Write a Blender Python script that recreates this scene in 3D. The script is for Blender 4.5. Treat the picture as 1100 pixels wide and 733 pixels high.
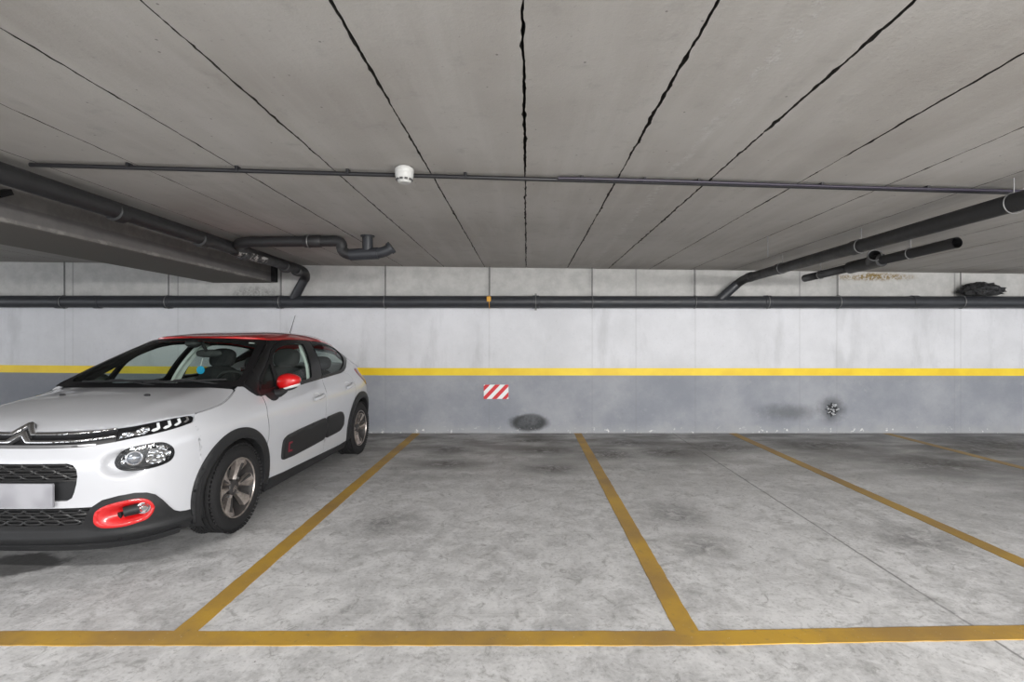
import bpy, bmesh, math, random
import numpy as np
from mathutils import Vector, Matrix
from mathutils.geometry import delaunay_2d_cdt
random.seed(7); RNG = np.random.default_rng(11)
scene = bpy.context.scene
for o in list(bpy.data.objects):
    bpy.data.objects.remove(o)
COL = scene.collection

# ------------------------------------------------------------------ camera, world, lights
CAM_H = 1.389
FPX = 540.0
cd = bpy.data.cameras.new('camera'); cam = bpy.data.objects.new('camera', cd); COL.objects.link(cam)
cam.location = (0, 0, CAM_H); cam.rotation_euler = (math.pi/2, 0, 0)
cd.sensor_width = 36.0; cd.sensor_fit = 'HORIZONTAL'; cd.lens = FPX*36.0/1100.0
cd.shift_x = -16.0/1100.0; cd.shift_y = -1.5/1100.0
cd.clip_start = 0.05; cd.clip_end = 100
scene.camera = cam
scene.view_settings.view_transform = 'Standard'; scene.view_settings.look = 'None'
scene.view_settings.gamma = 1.0; scene.view_settings.use_curve_mapping = False
scene.view_settings.exposure = 0.92
w = bpy.data.worlds.new('world'); scene.world = w; w.use_nodes = True
w.node_tree.nodes['Background'].inputs[0].default_value = (0.93, 0.96, 1.0, 1)
w.node_tree.nodes['Background'].inputs[1].default_value = 1.55
def area_light(name, loc, rot, sx, sy, power, col=(1, 1, 1)):
    l = bpy.data.lights.new(name, 'AREA'); l.shape = 'RECTANGLE'; l.size = sx; l.size_y = sy
    l.energy = power; l.color = col
    o = bpy.data.objects.new(name, l); COL.objects.link(o); o.location = loc; o.rotation_euler = rot
    return o
# rows of fluorescent tubes over the driving aisle, and one added lamp
area_light('unseen_aisle_light', (2.6, -3.4, 2.25), (math.radians(48), 0, 0), 3.6, 0.4, 300, (1.0, 0.98, 0.95))
area_light('unseen_aisle_light', (6.4, -3.6, 2.2), (math.radians(55), 0, 0), 2.6, 0.4, 170, (1.0, 0.98, 0.95))
area_light('unseen_aisle_light', (-3.6, 0.9, 2.38), (math.radians(10), 0, 0), 2.4, 0.25, 45, (1.0, 0.98, 0.95))  # extra lamp added to brighten the bonnet, no fixture known there

# ------------------------------------------------------------------ node helpers
class MT:
    def __init__(self, name):
        self.m = bpy.data.materials.new(name); self.m.use_nodes = True
        self.t = self.m.node_tree; self.n = self.t.nodes; self.l = self.t.links
        self.b = self.n['Principled BSDF']; self._c = None
    def set(self, **k):
        for a, v in k.items():
            self.inp(self.b, a.replace('_', ' '), v)
        return self
    def inp(self, node, name, v):
        s = node.inputs[name]
        if isinstance(v, bpy.types.NodeSocket): self.l.new(v, s)
        elif isinstance(v, tuple) and len(v) == 3 and s.type == 'RGBA': s.default_value = (*v, 1)
        else: s.default_value = v
    def co(self):
        if not self._c:
            self._c = self.n.new('ShaderNodeTexCoord')
        return self._c.outputs['Object']
    def xyz(self):
        if not hasattr(self, '_x'):
            s = self.n.new('ShaderNodeSeparateXYZ'); self.l.new(self.co(), s.inputs[0]); self._x = s
        return self._x.outputs[0], self._x.outputs[1], self._x.outputs[2]
    def scaled(self, sc):
        m = self.n.new('ShaderNodeMapping'); m.inputs['Scale'].default_value = sc
        self.l.new(self.co(), m.inputs[0]); return m.outputs[0]
    def noise(self, scale, detail=4, rough=.6, vec=None, dist=0):
        t = self.n.new('ShaderNodeTexNoise'); t.inputs['Scale'].default_value = scale
        t.inputs['Detail'].default_value = detail; t.inputs['Roughness'].default_value = rough
        t.inputs['Distortion'].default_value = dist
        self.l.new(vec if vec is not None else self.co(), t.inputs['Vector']); return t.outputs[0]
    def vor(self, scale, feature='F1', vec=None):
        t = self.n.new('ShaderNodeTexVoronoi'); t.feature = feature; t.inputs['Scale'].default_value = scale
        self.l.new(vec if vec is not None else self.co(), t.inputs['Vector']); return t.outputs[0]
    def math(self, op, a, b=0.0, c=0.0, clamp=False):
        m = self.n.new('ShaderNodeMath'); m.operation = op; m.use_clamp = clamp
        for i, v in enumerate((a, b, c)):
            if isinstance(v, bpy.types.NodeSocket): self.l.new(v, m.inputs[i])
            else: m.inputs[i].default_value = v
        return m.outputs[0]
    def ramp(self, f, a, b, lo=0., hi=1.):
        m = self.n.new('ShaderNodeMapRange'); m.interpolation_type = 'SMOOTHSTEP'
        self.l.new(f, m.inputs[0])
        for i, v in enumerate((a, b, lo, hi)): m.inputs[i+1].default_value = v
        return m.outputs[0]
    def mix(self, f, a, b, mode='MIX'):
        m = self.n.new('ShaderNodeMix'); m.data_type = 'RGBA'; m.blend_type = mode
        for s, v in ((m.inputs[0], f), (m.inputs[6], a), (m.inputs[7], b)):
            if isinstance(v, bpy.types.NodeSocket): self.l.new(v, s)
            elif isinstance(v, tuple): s.default_value = (*v, 1)
            else: s.default_value = v
        return m.outputs[2]
    def bump(self, h, strength=.3, dist=.01):
        b = self.n.new('ShaderNodeBump'); b.inputs['Strength'].default_value = strength
        b.inputs['Distance'].default_value = dist; self.l.new(h, b.inputs['Height'])
        self.l.new(b.outputs[0], self.b.inputs['Normal'])
    def ellipse(self, ax, ay, cx, cy, rx, ry, nz, soft=.5, amt=.5):
        """1 inside an irregular blot centred at cx,cy"""
        dx = self.math('DIVIDE', self.math('SUBTRACT', ax, cx), rx)
        dy = self.math('DIVIDE', self.math('SUBTRACT', ay, cy), ry)
        d = self.math('SQRT', self.math('ADD', self.math('MULTIPLY', dx, dx), self.math('MULTIPLY', dy, dy)))
        d = self.math('ADD', d, self.math('MULTIPLY', self.math('SUBTRACT', nz, .5), amt*2))
        return self.ramp(d, 1.0+soft*.5, 1.0-soft*.5)

def simple(name, col, rough=.5, metal=0., coat=0., spec=.5, **k):
    M = MT(name); M.set(Base_Color=col, Roughness=rough, Metallic=metal)
    M.b.inputs['Coat Weight'].default_value = coat; M.b.inputs['Specular IOR Level'].default_value = spec
    M.b.inputs['Coat Roughness'].default_value = .06
    return M
def grained(name, col, rough, scale=60, var=.18, **k):
    M = simple(name, col, rough, **k)
    n = M.noise(scale, 5)
    M.set(Base_Color=M.mix(M.ramp(n, .3, .7), tuple(c*(1-var) for c in col), tuple(min(1, c*(1+var)) for c in col)))
    M.bump(n, .15, .002)
    return M
def paint(name, col, **k):
    M = simple(name, col, .38, coat=1.0)
    n = M.noise(7, 3); M.set(Roughness=M.ramp(n, .2, .8, .32, .45))
    n2 = M.noise(30, 6, .7)
    M.set(Base_Color=M.mix(M.ramp(n2, .66, .80, 0, .10), col, tuple(c*.75 for c in col)))
    return M

WHITE = paint('white car paint', (.53, .54, .57)).m
RED = paint('red car paint', (.55, .018, .016)).m
REDB = paint('bright red trim', (.58, .004, .006)).m
PLAST = grained('black grained plastic', (.018, .0185, .020), .5, 220, spec=.35).m
GLOSSB = simple('gloss black trim', (.009, .009, .010), .28, coat=.0, spec=.18).m
DARKV = grained('matt black void', (.008, .008, .009), .9).m
BUMP = grained('soft black side bump', (.019, .019, .020), .48, 150, spec=.35).m
CHROME = simple('bright chrome', (.92, .92, .94), .20, metal=1.).m
RUBBER = grained('tyre rubber', (.016, .016, .017), .75, 120, spec=.3).m
ALLOY = grained('dusty machined alloy', (.50, .45, .42), .33, 25, .25, metal=.85).m
ALLOYD = grained('dark painted alloy', (.035, .033, .033), .45, 25).m
SEAT = grained('dark seat cloth', (.018, .019, .021), .85, 300).m
DASH = grained('dash plastic', (.016, .017, .018), .6, 200).m
TRIML = simple('pale pillar trim', (.62, .66, .64), .6).m
LINER = simple('grey headliner', (.20, .20, .20), .9).m
PLATE = MT('blank grey plate')
PLATE.set(Base_Color=PLATE.mix(PLATE.ramp(PLATE.noise(6, 1), .35, .65), (.27, .27, .295), (.37, .37, .40)), Roughness=.5); PLATE = PLATE.m
LAMPR = simple('red lamp lens', (.22, .008, .008), .1, coat=.5).m
BLUE = simple('cyan plastic', (.0, .34, .62), .4).m
ORANGE = simple('orange clamp', (.62, .30, .02), .5).m
STICK = simple('white sticker', (.75, .76, .76), .5).m
def glass(name, tint, fac=1.0, rough=.02):
    M = MT(name); n = M.n; out = n['Material Output']; n.remove(M.b)
    tr = n.new('ShaderNodeBsdfTransparent'); tr.inputs[0].default_value = (*tint, 1)
    gl = n.new('ShaderNodeBsdfGlossy'); gl.inputs['Roughness'].default_value = rough
    lw = n.new('ShaderNodeLayerWeight'); lw.inputs['Blend'].default_value = .5
    mx = n.new('ShaderNodeMixShader')
    f = M.math('MULTIPLY_ADD', M.math('POWER', lw.outputs['Facing'], 5.0), .40*fac, .035*fac)
    M.l.new(f, mx.inputs[0]); M.l.new(tr.outputs[0], mx.inputs[1]); M.l.new(gl.outputs[0], mx.inputs[2])
    M.l.new(mx.outputs[0], out.inputs[0]); return M.m
GLASS = glass('green tinted glass', (.84, .91, .87))
GLASSR = glass('darker rear glass', (.72, .79, .76))
LENS = glass('clear lamp lens', (.93, .94, .95), .6)

# ------------------------------------------------------------------ mesh helpers
def link(name, me, mat=None, parent=None):
    o = bpy.data.objects.new(name, me); COL.objects.link(o)
    if mat is not None and len(me.materials) == 0: me.materials.append(mat)
    if parent is not None: o.parent = parent
    return o
def tag(o, label=None, cat=None, group=None, kind=None):
    if label: o['label'] = label
    if cat: o['category'] = cat
    if group: o['group'] = group
    if kind: o['kind'] = kind
    return o
def thing(name, label, cat, loc=(0, 0, 0), rz=0, group=None):
    o = bpy.data.objects.new(name, None); COL.objects.link(o); o.location = loc; o.rotation_euler = (0, 0, rz)
    o.empty_display_size = .1
    return tag(o, label, cat, group)
class MB:
    """collects boxes, tubes and lathes and links them as one mesh object"""
    def __init__(self): self.v = []; self.f = []; self.sm = []
    def add(self, v, f, smooth=False):
        k = len(self.v); self.v += [tuple(map(float, p)) for p in v]
        self.f += [tuple(i+k for i in q) for q in f]; self.sm += [smooth]*len(f); return self
    def box(self, c, s, rz=0, rx=0, ry=0):
        M = Matrix.Rotation(rz, 3, 'Z') @ Matrix.Rotation(ry, 3, 'Y') @ Matrix.Rotation(rx, 3, 'X')
        vs = [Vector(c)+M @ Vector((x*s[0]/2, y*s[1]/2, z*s[2]/2)) for x in (-1, 1) for y in (-1, 1) for z in (-1, 1)]
        return self.add(vs, [(0, 1, 3, 2), (4, 6, 7, 5), (0, 4, 5, 1), (2, 3, 7, 6), (0, 2, 6, 4), (1, 5, 7, 3)])
    def tube(self, pts, r, seg=12, cap=True, closed=False, open_end=False):
        P = [Vector(p) for p in pts]; n = len(P)
        R = r if hasattr(r, '__len__') else [r]*n
        T = []
        for i in range(n):
            if closed: d = P[(i+1) % n]-P[i-1]
            else: d = P[min(i+1, n-1)]-P[max(i-1, 0)]
            T.append(d.normalized())
        up = Vector((0, 0, 1)) if abs(T[0].z) < .9 else Vector((1, 0, 0))
        a = T[0].cross(up).normalized(); vs = []
        for i in range(n):
            a = (a-T[i]*a.dot(T[i])).normalized(); b = T[i].cross(a)
            for k in range(seg):
                t = 2*math.pi*k/seg; vs.append(P[i]+(a*math.cos(t)+b*math.sin(t))*R[i])
        fs = []
        for i in range(n if closed else n-1):
            j = (i+1) % n
            for k in range(seg):
                fs.append((i*seg+k, i*seg+(k+1) % seg, j*seg+(k+1) % seg, j*seg+k))
        self.add(vs, fs, True)
        if cap and not closed:
            self.add(vs[:seg], [tuple(range(seg-1, -1, -1))]); self.add(vs[-seg:], [tuple(range(seg))])
        return self
    def lathe(self, prof, seg=48, M=Matrix.Identity(4), smooth=True):
        """profile (r, h) turned about local z, then moved by M"""
        vs = []; n = len(prof)
        for r, h in prof:
            for k in range(seg):
                t = 2*math.pi*k/seg; vs.append(M @ Vector((r*math.cos(t), r*math.sin(t), h)))
        fs = [(i*seg+k, i*seg+(k+1) % seg, (i+1)*seg+(k+1) % seg, (i+1)*seg+k) for i in range(n-1) for k in range(seg)]
        return self.add(vs, fs, smooth)
    def ellipsoid(self, c, s, seg=24, rings=14, p=1.0, rot=None):
        vs = []; R = rot or Matrix.Identity(3)
        f = lambda t: math.copysign(abs(t)**p, t)
        for i in range(rings+1):
            a = -math.pi/2+math.pi*i/rings
            for k in range(seg):
                b = 2*math.pi*k/seg
                vs.append(Vector(c)+R @ Vector((f(math.cos(a))*f(math.cos(b))*s[0], f(math.cos(a))*f(math.sin(b))*s[1], f(math.sin(a))*s[2])))
        fs = [(i*seg+k, i*seg+(k+1) % seg, (i+1)*seg+(k+1) % seg, (i+1)*seg+k) for i in range(rings) for k in range(seg)]
        return self.add(vs, fs, True)
    def build(self, name, mat, parent=None, bevel=0):
        me = bpy.data.meshes.new(name); me.from_pydata(self.v, [], self.f); me.update()
        bm = bmesh.new(); bm.from_mesh(me)
        bmesh.ops.remove_doubles(bm, verts=bm.verts, dist=1e-5)
        bmesh.ops.recalc_face_normals(bm, faces=bm.faces); bm.to_mesh(me); bm.free()
        if len(me.polygons) == len(self.sm): me.polygons.foreach_set('use_smooth', self.sm)
        else: me.polygons.foreach_set('use_smooth', [any(self.sm)]*len(me.polygons))
        o = link(name, me, mat, parent)
        if any(self.sm):
            try: me.set_sharp_from_angle(angle=math.radians(40))
            except Exception: pass
        if bevel:
            m = o.modifiers.new('bevel', 'BEVEL'); m.width = bevel; m.segments = 2; m.limit_method = 'ANGLE'
        return o
def arc_pts(p0, p1, p2, n=8):
    """rounded elbow: quadratic curve p0 -> p1 -> p2"""
    a, b, c = Vector(p0), Vector(p1), Vector(p2)
    return [a*(1-t)**2+b*2*t*(1-t)+c*t*t for t in [i/n for i in range(n+1)]]

# --- trimmed patches on analytic surfaces
def resample(poly, res):
    P = np.asarray(poly, float); out = []
    for i in range(len(P)):
        a, b = P[i], P[(i+1) % len(P)]
        n = max(1, int(math.ceil(np.linalg.norm(b-a)/res)))
        for k in range(n): out.append(a+(b-a)*k/n)
    return np.array(out)
def smooth_poly(poly, n=8):
    P = np.asarray(poly, float); N = len(P); out = []
    for i in range(N):
        p0, p1, p2, p3 = P[i-1], P[i], P[(i+1) % N], P[(i+2) % N]
        for k in range(n):
            t = k/n
            out.append(.5*(2*p1+(p2-p0)*t+(2*p0-5*p1+4*p2-p3)*t*t+(3*p1-p0-3*p2+p3)*t**3))
    return np.array(out)
def round_poly(poly, r, n=5):
    """polygon with every corner rounded by about r"""
    P = np.asarray(poly, float); N = len(P); out = []
    for i in range(N):
        a, b, c = P[i-1], P[i], P[(i+1) % N]
        u = a-b; v = c-b; lu, lv = np.linalg.norm(u), np.linalg.norm(v)
        d = min(r, .45*lu, .45*lv); s = b+u/lu*d; e = b+v/lv*d
        for k in range(n+1):
            t = k/n; out.append(s*(1-t)**2+b*2*t*(1-t)+e*t*t)
    return np.array(out)
def inside(pts, poly):
    x, y = pts[:, 0], pts[:, 1]; c = np.zeros(len(pts), bool)
    a = poly; b = np.roll(poly, -1, 0)
    for (x1, y1), (x2, y2) in zip(a, b):
        if y1 == y2: continue
        m = ((y1 > y) != (y2 > y)) & (x < (x2-x1)*(y-y1)/(y2-y1)+x1); c ^= m
    return c
def dist_poly(pts, poly):
    d = np.full(len(pts), 1e9); a = poly; b = np.roll(poly, -1, 0)
    for p, q in zip(a, b):
        e = q-p; L = max(e@e, 1e-12); t = np.clip(((pts-p)@e)/L, 0, 1)
        d = np.minimum(d, np.linalg.norm(pts-p-t[:, None]*e, axis=1))
    return d
def patch(name, poly, surf, mat, parent=None, off=0., thick=.012, res=.022, holes=(), offfn=None, side=1, rim=0., skirt=True, orient=1, dent=None):
    poly = resample(poly, res); holes = [resample(h, res) for h in holes]
    lo, hi = poly.min(0), poly.max(0)
    gx = np.arange(lo[0], hi[0]+res, res); gy = np.arange(lo[1], hi[1]+res, res*.866)
    X, Y = np.meshgrid(gx, gy); X = X+(np.arange(len(gy)) % 2)[:, None]*res*.5
    G = np.stack([X.ravel(), Y.ravel()], 1)
    G = G[inside(G, poly)]
    if len(G): G = G[dist_poly(G, poly) > .5*res]
    for h in holes:
        if len(G): G = G[~inside(G, h)]
        if len(G): G = G[dist_poly(G, h) > .5*res]
    V = [poly]; E = []; k = 0
    loops = []
    for L in [poly]+list(holes):
        n = len(L); E += [(k+i, k+(i+1) % n) for i in range(n)]; loops.append((k, n)); k += n
    A = np.vstack([poly]+list(holes)+([G] if len(G) else []))
    r = delaunay_2d_cdt([Vector(p) for p in A], E, [], 0, 1e-7)
    V2 = np.array([(p.x, p.y) for p in r[0]]); T = np.array([f for f in r[2]])
    c = V2[T].mean(1); keep = inside(c, poly)
    for h in holes: keep &= ~inside(c, h)
    T = T[keep]
    # map original loop vertices to output ids
    om = {}
    for i, lst in enumerate(r[3]):
        for q in lst: om[q] = i
    e = 1.5e-3
    def S(q):
        return surf(q[:, 0], q[:, 1])
    def nrm(q):
        a = S(q+[e, 0])-S(q-[e, 0]); b = S(q+[0, e])-S(q-[0, e])
        n = np.cross(a, b)*orient; return n/np.maximum(np.linalg.norm(n, axis=1, keepdims=True), 1e-9)
    P = S(V2); Nn = nrm(V2)
    o_ = np.full(len(V2), float(off))
    if rim or offfn or dent:
        d = dist_poly(V2, poly)
        for h in holes: d = np.minimum(d, dist_poly(V2, h))
        if rim:
            t = np.clip(d/rim, 0, 1); o_ = o_-rim*.6*(1-np.sqrt(np.clip(1-(1-t)**2, 0, 1)))
        if offfn: o_ = o_+offfn(V2, d)
    P = P+Nn*o_[:, None]
    # face orientation
    tn = np.cross(P[T[:, 1]]-P[T[:, 0]], P[T[:, 2]]-P[T[:, 0]])
    flip = (tn*Nn[T[:, 0]]).sum(1) < 0
    T[flip] = T[flip][:, ::-1]
    if side < 0:
        P = P*[-1, 1, 1]; Nn = Nn*[-1, 1, 1]; T = T[:, ::-1]
    vs = [tuple(p) for p in P]; fs = [tuple(int(i) for i in t) for t in T]; sm = [True]*len(fs)
    if skirt and thick:
        for (k0, n) in loops:
            ids = [om.get(k0+i, None) for i in range(n)]
            ids = [i for i in ids if i is not None]; n = len(ids); b0 = len(vs)
            for i in ids: vs.append(tuple(P[i]))
            for i in ids: vs.append(tuple(P[i]-Nn[i]*thick))
            for i in range(n):
                j = (i+1) % n; fs.append((b0+i, b0+n+i, b0+n+j, b0+j)); sm.append(True)
    vs = [(x, y-2.0, z) for x, y, z in vs]
    me = bpy.data.meshes.new(name); me.from_pydata(vs, [], fs); me.update()
    me.polygons.foreach_set('use_smooth', sm)
    return link(name, me, mat, parent)
# ------------------------------------------------------------------ setting
YW = 7.463                                            # wall plane
def ceil_z(x): return 2.453-.0118*x
X0, X1, YB = -15.0, 15.0, -7.0
# floor
M = MT('stained concrete floor'); x, y, z = M.xyz()
n1 = M.noise(.9, 6, .62); n2 = M.noise(5, 8, .7, dist=.6); n3 = M.noise(45, 6, .7); n5 = M.noise(9, 8, .75, dist=1.2); n4 = M.noise(2.2, 5, .6, vec=M.scaled((.55, 1.1, 1)))
c = M.mix(M.ramp(n2, .3, .72), (.38, .38, .385), (.68, .68, .69))
c = M.mix(M.ramp(n1, .35, .7, 0, .40), c, (.76, .76, .77))
c = M.mix(M.ramp(n3, .5, .72, 0, .55), c, (.17, .17, .17))
c = M.mix(M.ramp(n5, .52, .66, 0, .6), c, (.22, .22, .215))
c = M.mix(M.ramp(n5, .47, .34, 0, .6), c, (.68, .68, .68))
c = M.mix(M.ramp(n3, .46, .30, 0, .35), c, (.72, .72, .72))
# wear: tyre dirt collects towards the wall
far = M.ramp(y, 3.6, 7.3)
dirt = M.math('MULTIPLY', far, M.ramp(n4, .34, .62, .25, .92))
c = M.mix(dirt, c, (.165, .16, .152))
right = M.math('MULTIPLY', M.ramp(x, 2.0, 5.5), M.ramp(n4, .35, .65, .2, .8))
c = M.mix(right, c, (.20, .20, .205))
st = None
for (px, py, rx, ry) in [(-.98, 6.35, .28, .22), (.22, 6.3, .35, .2), (1.35, 6.75, .45, .25), (1.0, 6.1, .35, .3), (1.75, 6.2, .4, .3),
                         (2.5, 6.5, .5, .3), (3.9, 6.6, .6, .35), (4.6, 5.6, .6, .4), (5.6, 6.3, .6, .35), (2.73, 3.5, .25, .22),
                         (-1.05, 3.8, .22, .25), (.1, 6.9, .4, .12), (1.2, 4.0, .22, .3), (1.2, 3.4, .2, .2), (.25, 5.4, .3, .2), (-3.0, 4.6, .7, 1.5), (6.3, 6.6, .8, .5), (-.9, 5.6, .3, .2)]:
    q = M.ellipse(x, y, px, py, rx, ry, n5, 1.6, 1.5)
    st = q if st is None else M.math('MAXIMUM', st, q)
c = M.mix(M.math('MULTIPLY', st, M.math('MULTIPLY', M.ramp(n5, .35, .62, .25, .95), M.ramp(y, 4.2, 5.8, .6, 1.0))), c, (.060, .056, .052))
oil = M.ellipse(x, y, -3.16, 3.10, .27, .17, n2, .35, .5)
c = M.mix(M.math('MULTIPLY', oil, .8), c, (.06, .06, .06))
jn = M.math('ADD', x, M.math('MULTIPLY', M.math('SUBTRACT', n2, .5), .03))
joint = M.ramp(M.math('ABSOLUTE', M.math('SUBTRACT', jn, 2.16)), .012, .003)
c = M.mix(M.math('MULTIPLY', joint, M.ramp(n1, .3, .6, .3, .8)), c, (.10, .10, .10))
jm = M.math('ADD', y, M.math('MULTIPLY', M.math('SUBTRACT', n2, .5), .02))
scr = M.ramp(M.math('ABSOLUTE', M.math('SUBTRACT', jm, 2.535)), .008, .002)
c = M.mix(M.math('MULTIPLY', scr, M.ramp(n3, .45, .65, .0, .6)), c, (.75, .75, .74))
spk = M.ramp(M.vor(16), .07, .03)
c = M.mix(M.math('MULTIPLY', spk, M.ramp(n2, .5, .6)), c, (.08, .08, .08))
M.set(Base_Color=c, Roughness=M.ramp(n2, .3, .7, .42, .7)); M.b.inputs['Specular IOR Level'].default_value = .35
M.bump(M.math('ADD', n3, M.math('MULTIPLY', n2, .6)), .25, .004)
FLOORM = M.m
mb = MB(); mb.box(((X0+X1)/2, (YB+YW+.3)/2, -.1), (X1-X0, YW+.3-YB, .2)); fl = mb.build('floor', FLOORM); tag(fl, 'grey stained concrete garage floor', 'floor', kind='structure')

# back wall
M = MT('painted concrete wall'); x, y, z = M.xyz()
n1 = M.noise(1.1, 6, .65); n2 = M.noise(6, 7, .7); n3 = M.noise(40, 6, .7); nv = M.noise(3, 5, .6, vec=M.scaled((1, 1, .25)))
zz = M.math('SUBTRACT', z, M.math('MULTIPLY', M.ramp(x, -2.0, -7.8), .045))
up = M.mix(M.ramp(n1, .3, .7), (.60, .605, .63), (.70, .705, .735))
up = M.mix(M.ramp(nv, .52, .72, 0, .4), up, (.42, .425, .44))
up = M.mix(M.ramp(n3, .58, .72, 0, .35), up, (.36, .36, .36))
cl = M.mix(M.ramp(n2, .3, .7), (.40, .395, .385), (.50, .495, .48))
up = M.mix(M.ramp(z, 1.93, 1.97), up, cl)
lo = M.mix(M.ramp(n1, .3, .72), (.25, .265, .30), (.36, .37, .40))
lo = M.mix(M.ramp(n2, .55, .75, 0, .35), lo, (.42, .42, .44))
lo = M.mix(M.ramp(n3, .6, .74, 0, .5), lo, (.16, .165, .17))
drt = M.ramp(M.math('ADD', z, M.math('MULTIPLY', n2, .25)), .30, .08, 0, .55)
lo = M.mix(drt, lo, (.40, .40, .40))
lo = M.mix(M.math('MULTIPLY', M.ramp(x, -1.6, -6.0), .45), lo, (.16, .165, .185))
c = M.mix(M.ramp(zz, .905, .908), lo, up)
def blot(px, pz, rx, rz_, amt=.5, soft=1.0): return M.ellipse(x, z, px, pz, rx, rz_, n2, soft, amt)
b = blot(.03, .155, .285, .125, .30, .45)
c = M.mix(M.math('MULTIPLY', b, M.ramp(n2, .3, .65, .70, .97)), c, (.045, .047, .048))
b = blot(3.86, .31, .35, .10, .8, 1.5)
c = M.mix(M.math('MULTIPLY', b, .6), c, (.09, .095, .10))
b = blot(4.53, .36, .16, .17, .7, 1.4)
c = M.mix(M.math('MULTIPLY', b, .75), c, (.06, .065, .07))
b = blot(5.15, 2.32, .45, .05, .8, 1.2)
c = M.mix(M.math('MULTIPLY', b, M.ramp(n3, .4, .55)), c, (.20, .13, .03))
b = blot(-4.05, 2.06, .30, .12, .9, 1.3)
c = M.mix(M.math('MULTIPLY', b, M.ramp(n3, .4, .6, .2, .8)), c, (.20, .20, .19))
chip = M.math('MULTIPLY', M.ramp(M.noise(18, 4, .6), .62, .68), M.ramp(z, .12, .02))
c = M.mix(chip, c, (.75, .75, .74))
# joints of the wall panels
jl = None
for px in (-6.86, -6.74, -5.18, -3.66, -2.1, -.56, .97, 1.62, 2.5, 4.05, 4.6, 6.35, 6.44):
    q = M.ramp(M.math('ABSOLUTE', M.math('SUBTRACT', x, px)), .016, .006)
    jl = q if jl is None else M.math('MAXIMUM', jl, q)
c = M.mix(M.math('MULTIPLY', jl, M.ramp(z, 1.9, 2.0, .12, .55)), c, (.17, .17, .165))
M.set(Base_Color=c, Roughness=.75); M.b.inputs['Specular IOR Level'].default_value = .25
M.bump(M.math('ADD', n3, M.math('MULTIPLY', n2, 1.5)), .3, .006)
mb = MB(); mb.box(((X0+X1)/2, YW+.15, 1.4), (X1-X0, .3, 2.9)); o = mb.build('wall_back', M.m); tag(o, 'white over grey painted concrete back wall', 'wall', kind='structure')

# ceiling: precast slabs with ragged open joints
M = MT('precast concrete ceiling'); x, y, z = M.xyz()
n1 = M.noise(.8, 5, .6); n2 = M.noise(7, 7, .65); n3 = M.noise(50, 6, .7); ns = M.noise(2.5, 4, .6, vec=M.scaled((2.2, .22, 1)))
c = M.mix(M.ramp(n1, .3, .7), (.365, .345, .32), (.44, .423, .40))
c = M.mix(M.ramp(ns, .4, .7, 0, .5), c, (.49, .475, .455))
c = M.mix(M.ramp(n2, .55, .75, 0, .35), c, (.25, .24, .225))
c = M.mix(M.ramp(n3, .62, .74, 0, .6), c, (.18, .175, .165))
c = M.mix(M.ramp(M.vor(9), .06, .03, 0, .7), c, (.12, .115, .11))
# rough scraped streak beside one slab joint
sx = M.math('ADD', x, M.math('MULTIPLY', M.math('SUBTRACT', n2, .5), .16))
sk = M.math('MULTIPLY', M.ramp(M.math('ABSOLUTE', M.math('SUBTRACT', sx, .92)), .040, .010), M.ramp(M.noise(22, 6, .7), .45, .62, .0, .55))
c = M.mix(sk, c, (.52, .515, .50))
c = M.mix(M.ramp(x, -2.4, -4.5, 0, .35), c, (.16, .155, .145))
M.set(Base_Color=c, Roughness=.85); M.b.inputs['Specular IOR Level'].default_value = .2
M.bump(M.math('ADD', n3, M.math('ADD', M.math('MULTIPLY', n2, 1.2), M.math('MULTIPLY', sk, 2.5))), .35, .006)
CEILM = M.m
mb = MB(); NY = 760
ys = np.linspace(YB, YW, NY)
def walk(scale):
    a = RNG.normal(0, 1, NY+24); k = np.ones(3)/3; a = np.convolve(a, k, 'same')
    b = np.convolve(RNG.normal(0, 1, NY+24), np.ones(13)/13, 'same')
    return ((a*.8+b*.7)*scale)[12:12+NY]
seams = [-.012+.607*k for k in range(-24, 25)]
edges = []
for i, s in enumerate(seams):
    big = {24: .016, 23: .013, 25: .017, 22: .013, 26: .019, 21: .012, 27: .013}.get(i, .009)
    c0 = walk(.0022)
    def half(): 
        sp = np.where(RNG.random(NY) < .13, RNG.random(NY), 0); sp = np.convolve(sp, [.45, 1, .6, .25], 'same')
        slow = np.convolve(RNG.normal(0, 1, NY+60), np.ones(31)/31, 'same')[30:30+NY]
        return np.maximum(.0012, big*(.30+.55*slow+.45*sp+.06*RNG.normal(0, 1, NY)))
    L = s+c0-half(); R = s+c0+half(); edges.append((L, R))
for i in range(len(seams)-1):
    L = edges[i][1]; R = edges[i+1][0]; K = 6
    vs = []; fs = []
    for j in range(NY):
        for k in range(K+1):
            px = L[j]+(R[j]-L[j])*k/K; vs.append((px, ys[j], ceil_z(px)))
        vs.append((L[j], ys[j], ceil_z(L[j])+.12)); vs.append((R[j], ys[j], ceil_z(R[j])+.12))
    W = K+3
    for j in range(NY-1):
        a = j*W; b_ = a+W
        for k in range(K): fs.append((a+k, a+k+1, b_+k+1, b_+k))
        fs.append((a+K+1, a, b_, b_+K+1)); fs.append((a+K, a+K+2, b_+K+2, b_+K))
        fs.append((a+K+2, a+K+1, b_+K+1, b_+K+2))
    mb.add(vs, fs)
JOINT = grained('dirty shaded joint edge', (.045, .042, .038), .95).m  # dirt colour that also puts the gaps' shade into the joint sides
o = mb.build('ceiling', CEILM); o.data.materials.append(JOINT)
for f_ in o.data.polygons:
    if abs(f_.normal.z) < .7 or f_.center.z > ceil_z(f_.center.x)+.05: f_.material_index = 1
tag(o, 'grey precast concrete slab ceiling with dark ragged joints', 'ceiling', kind='structure')
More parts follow.
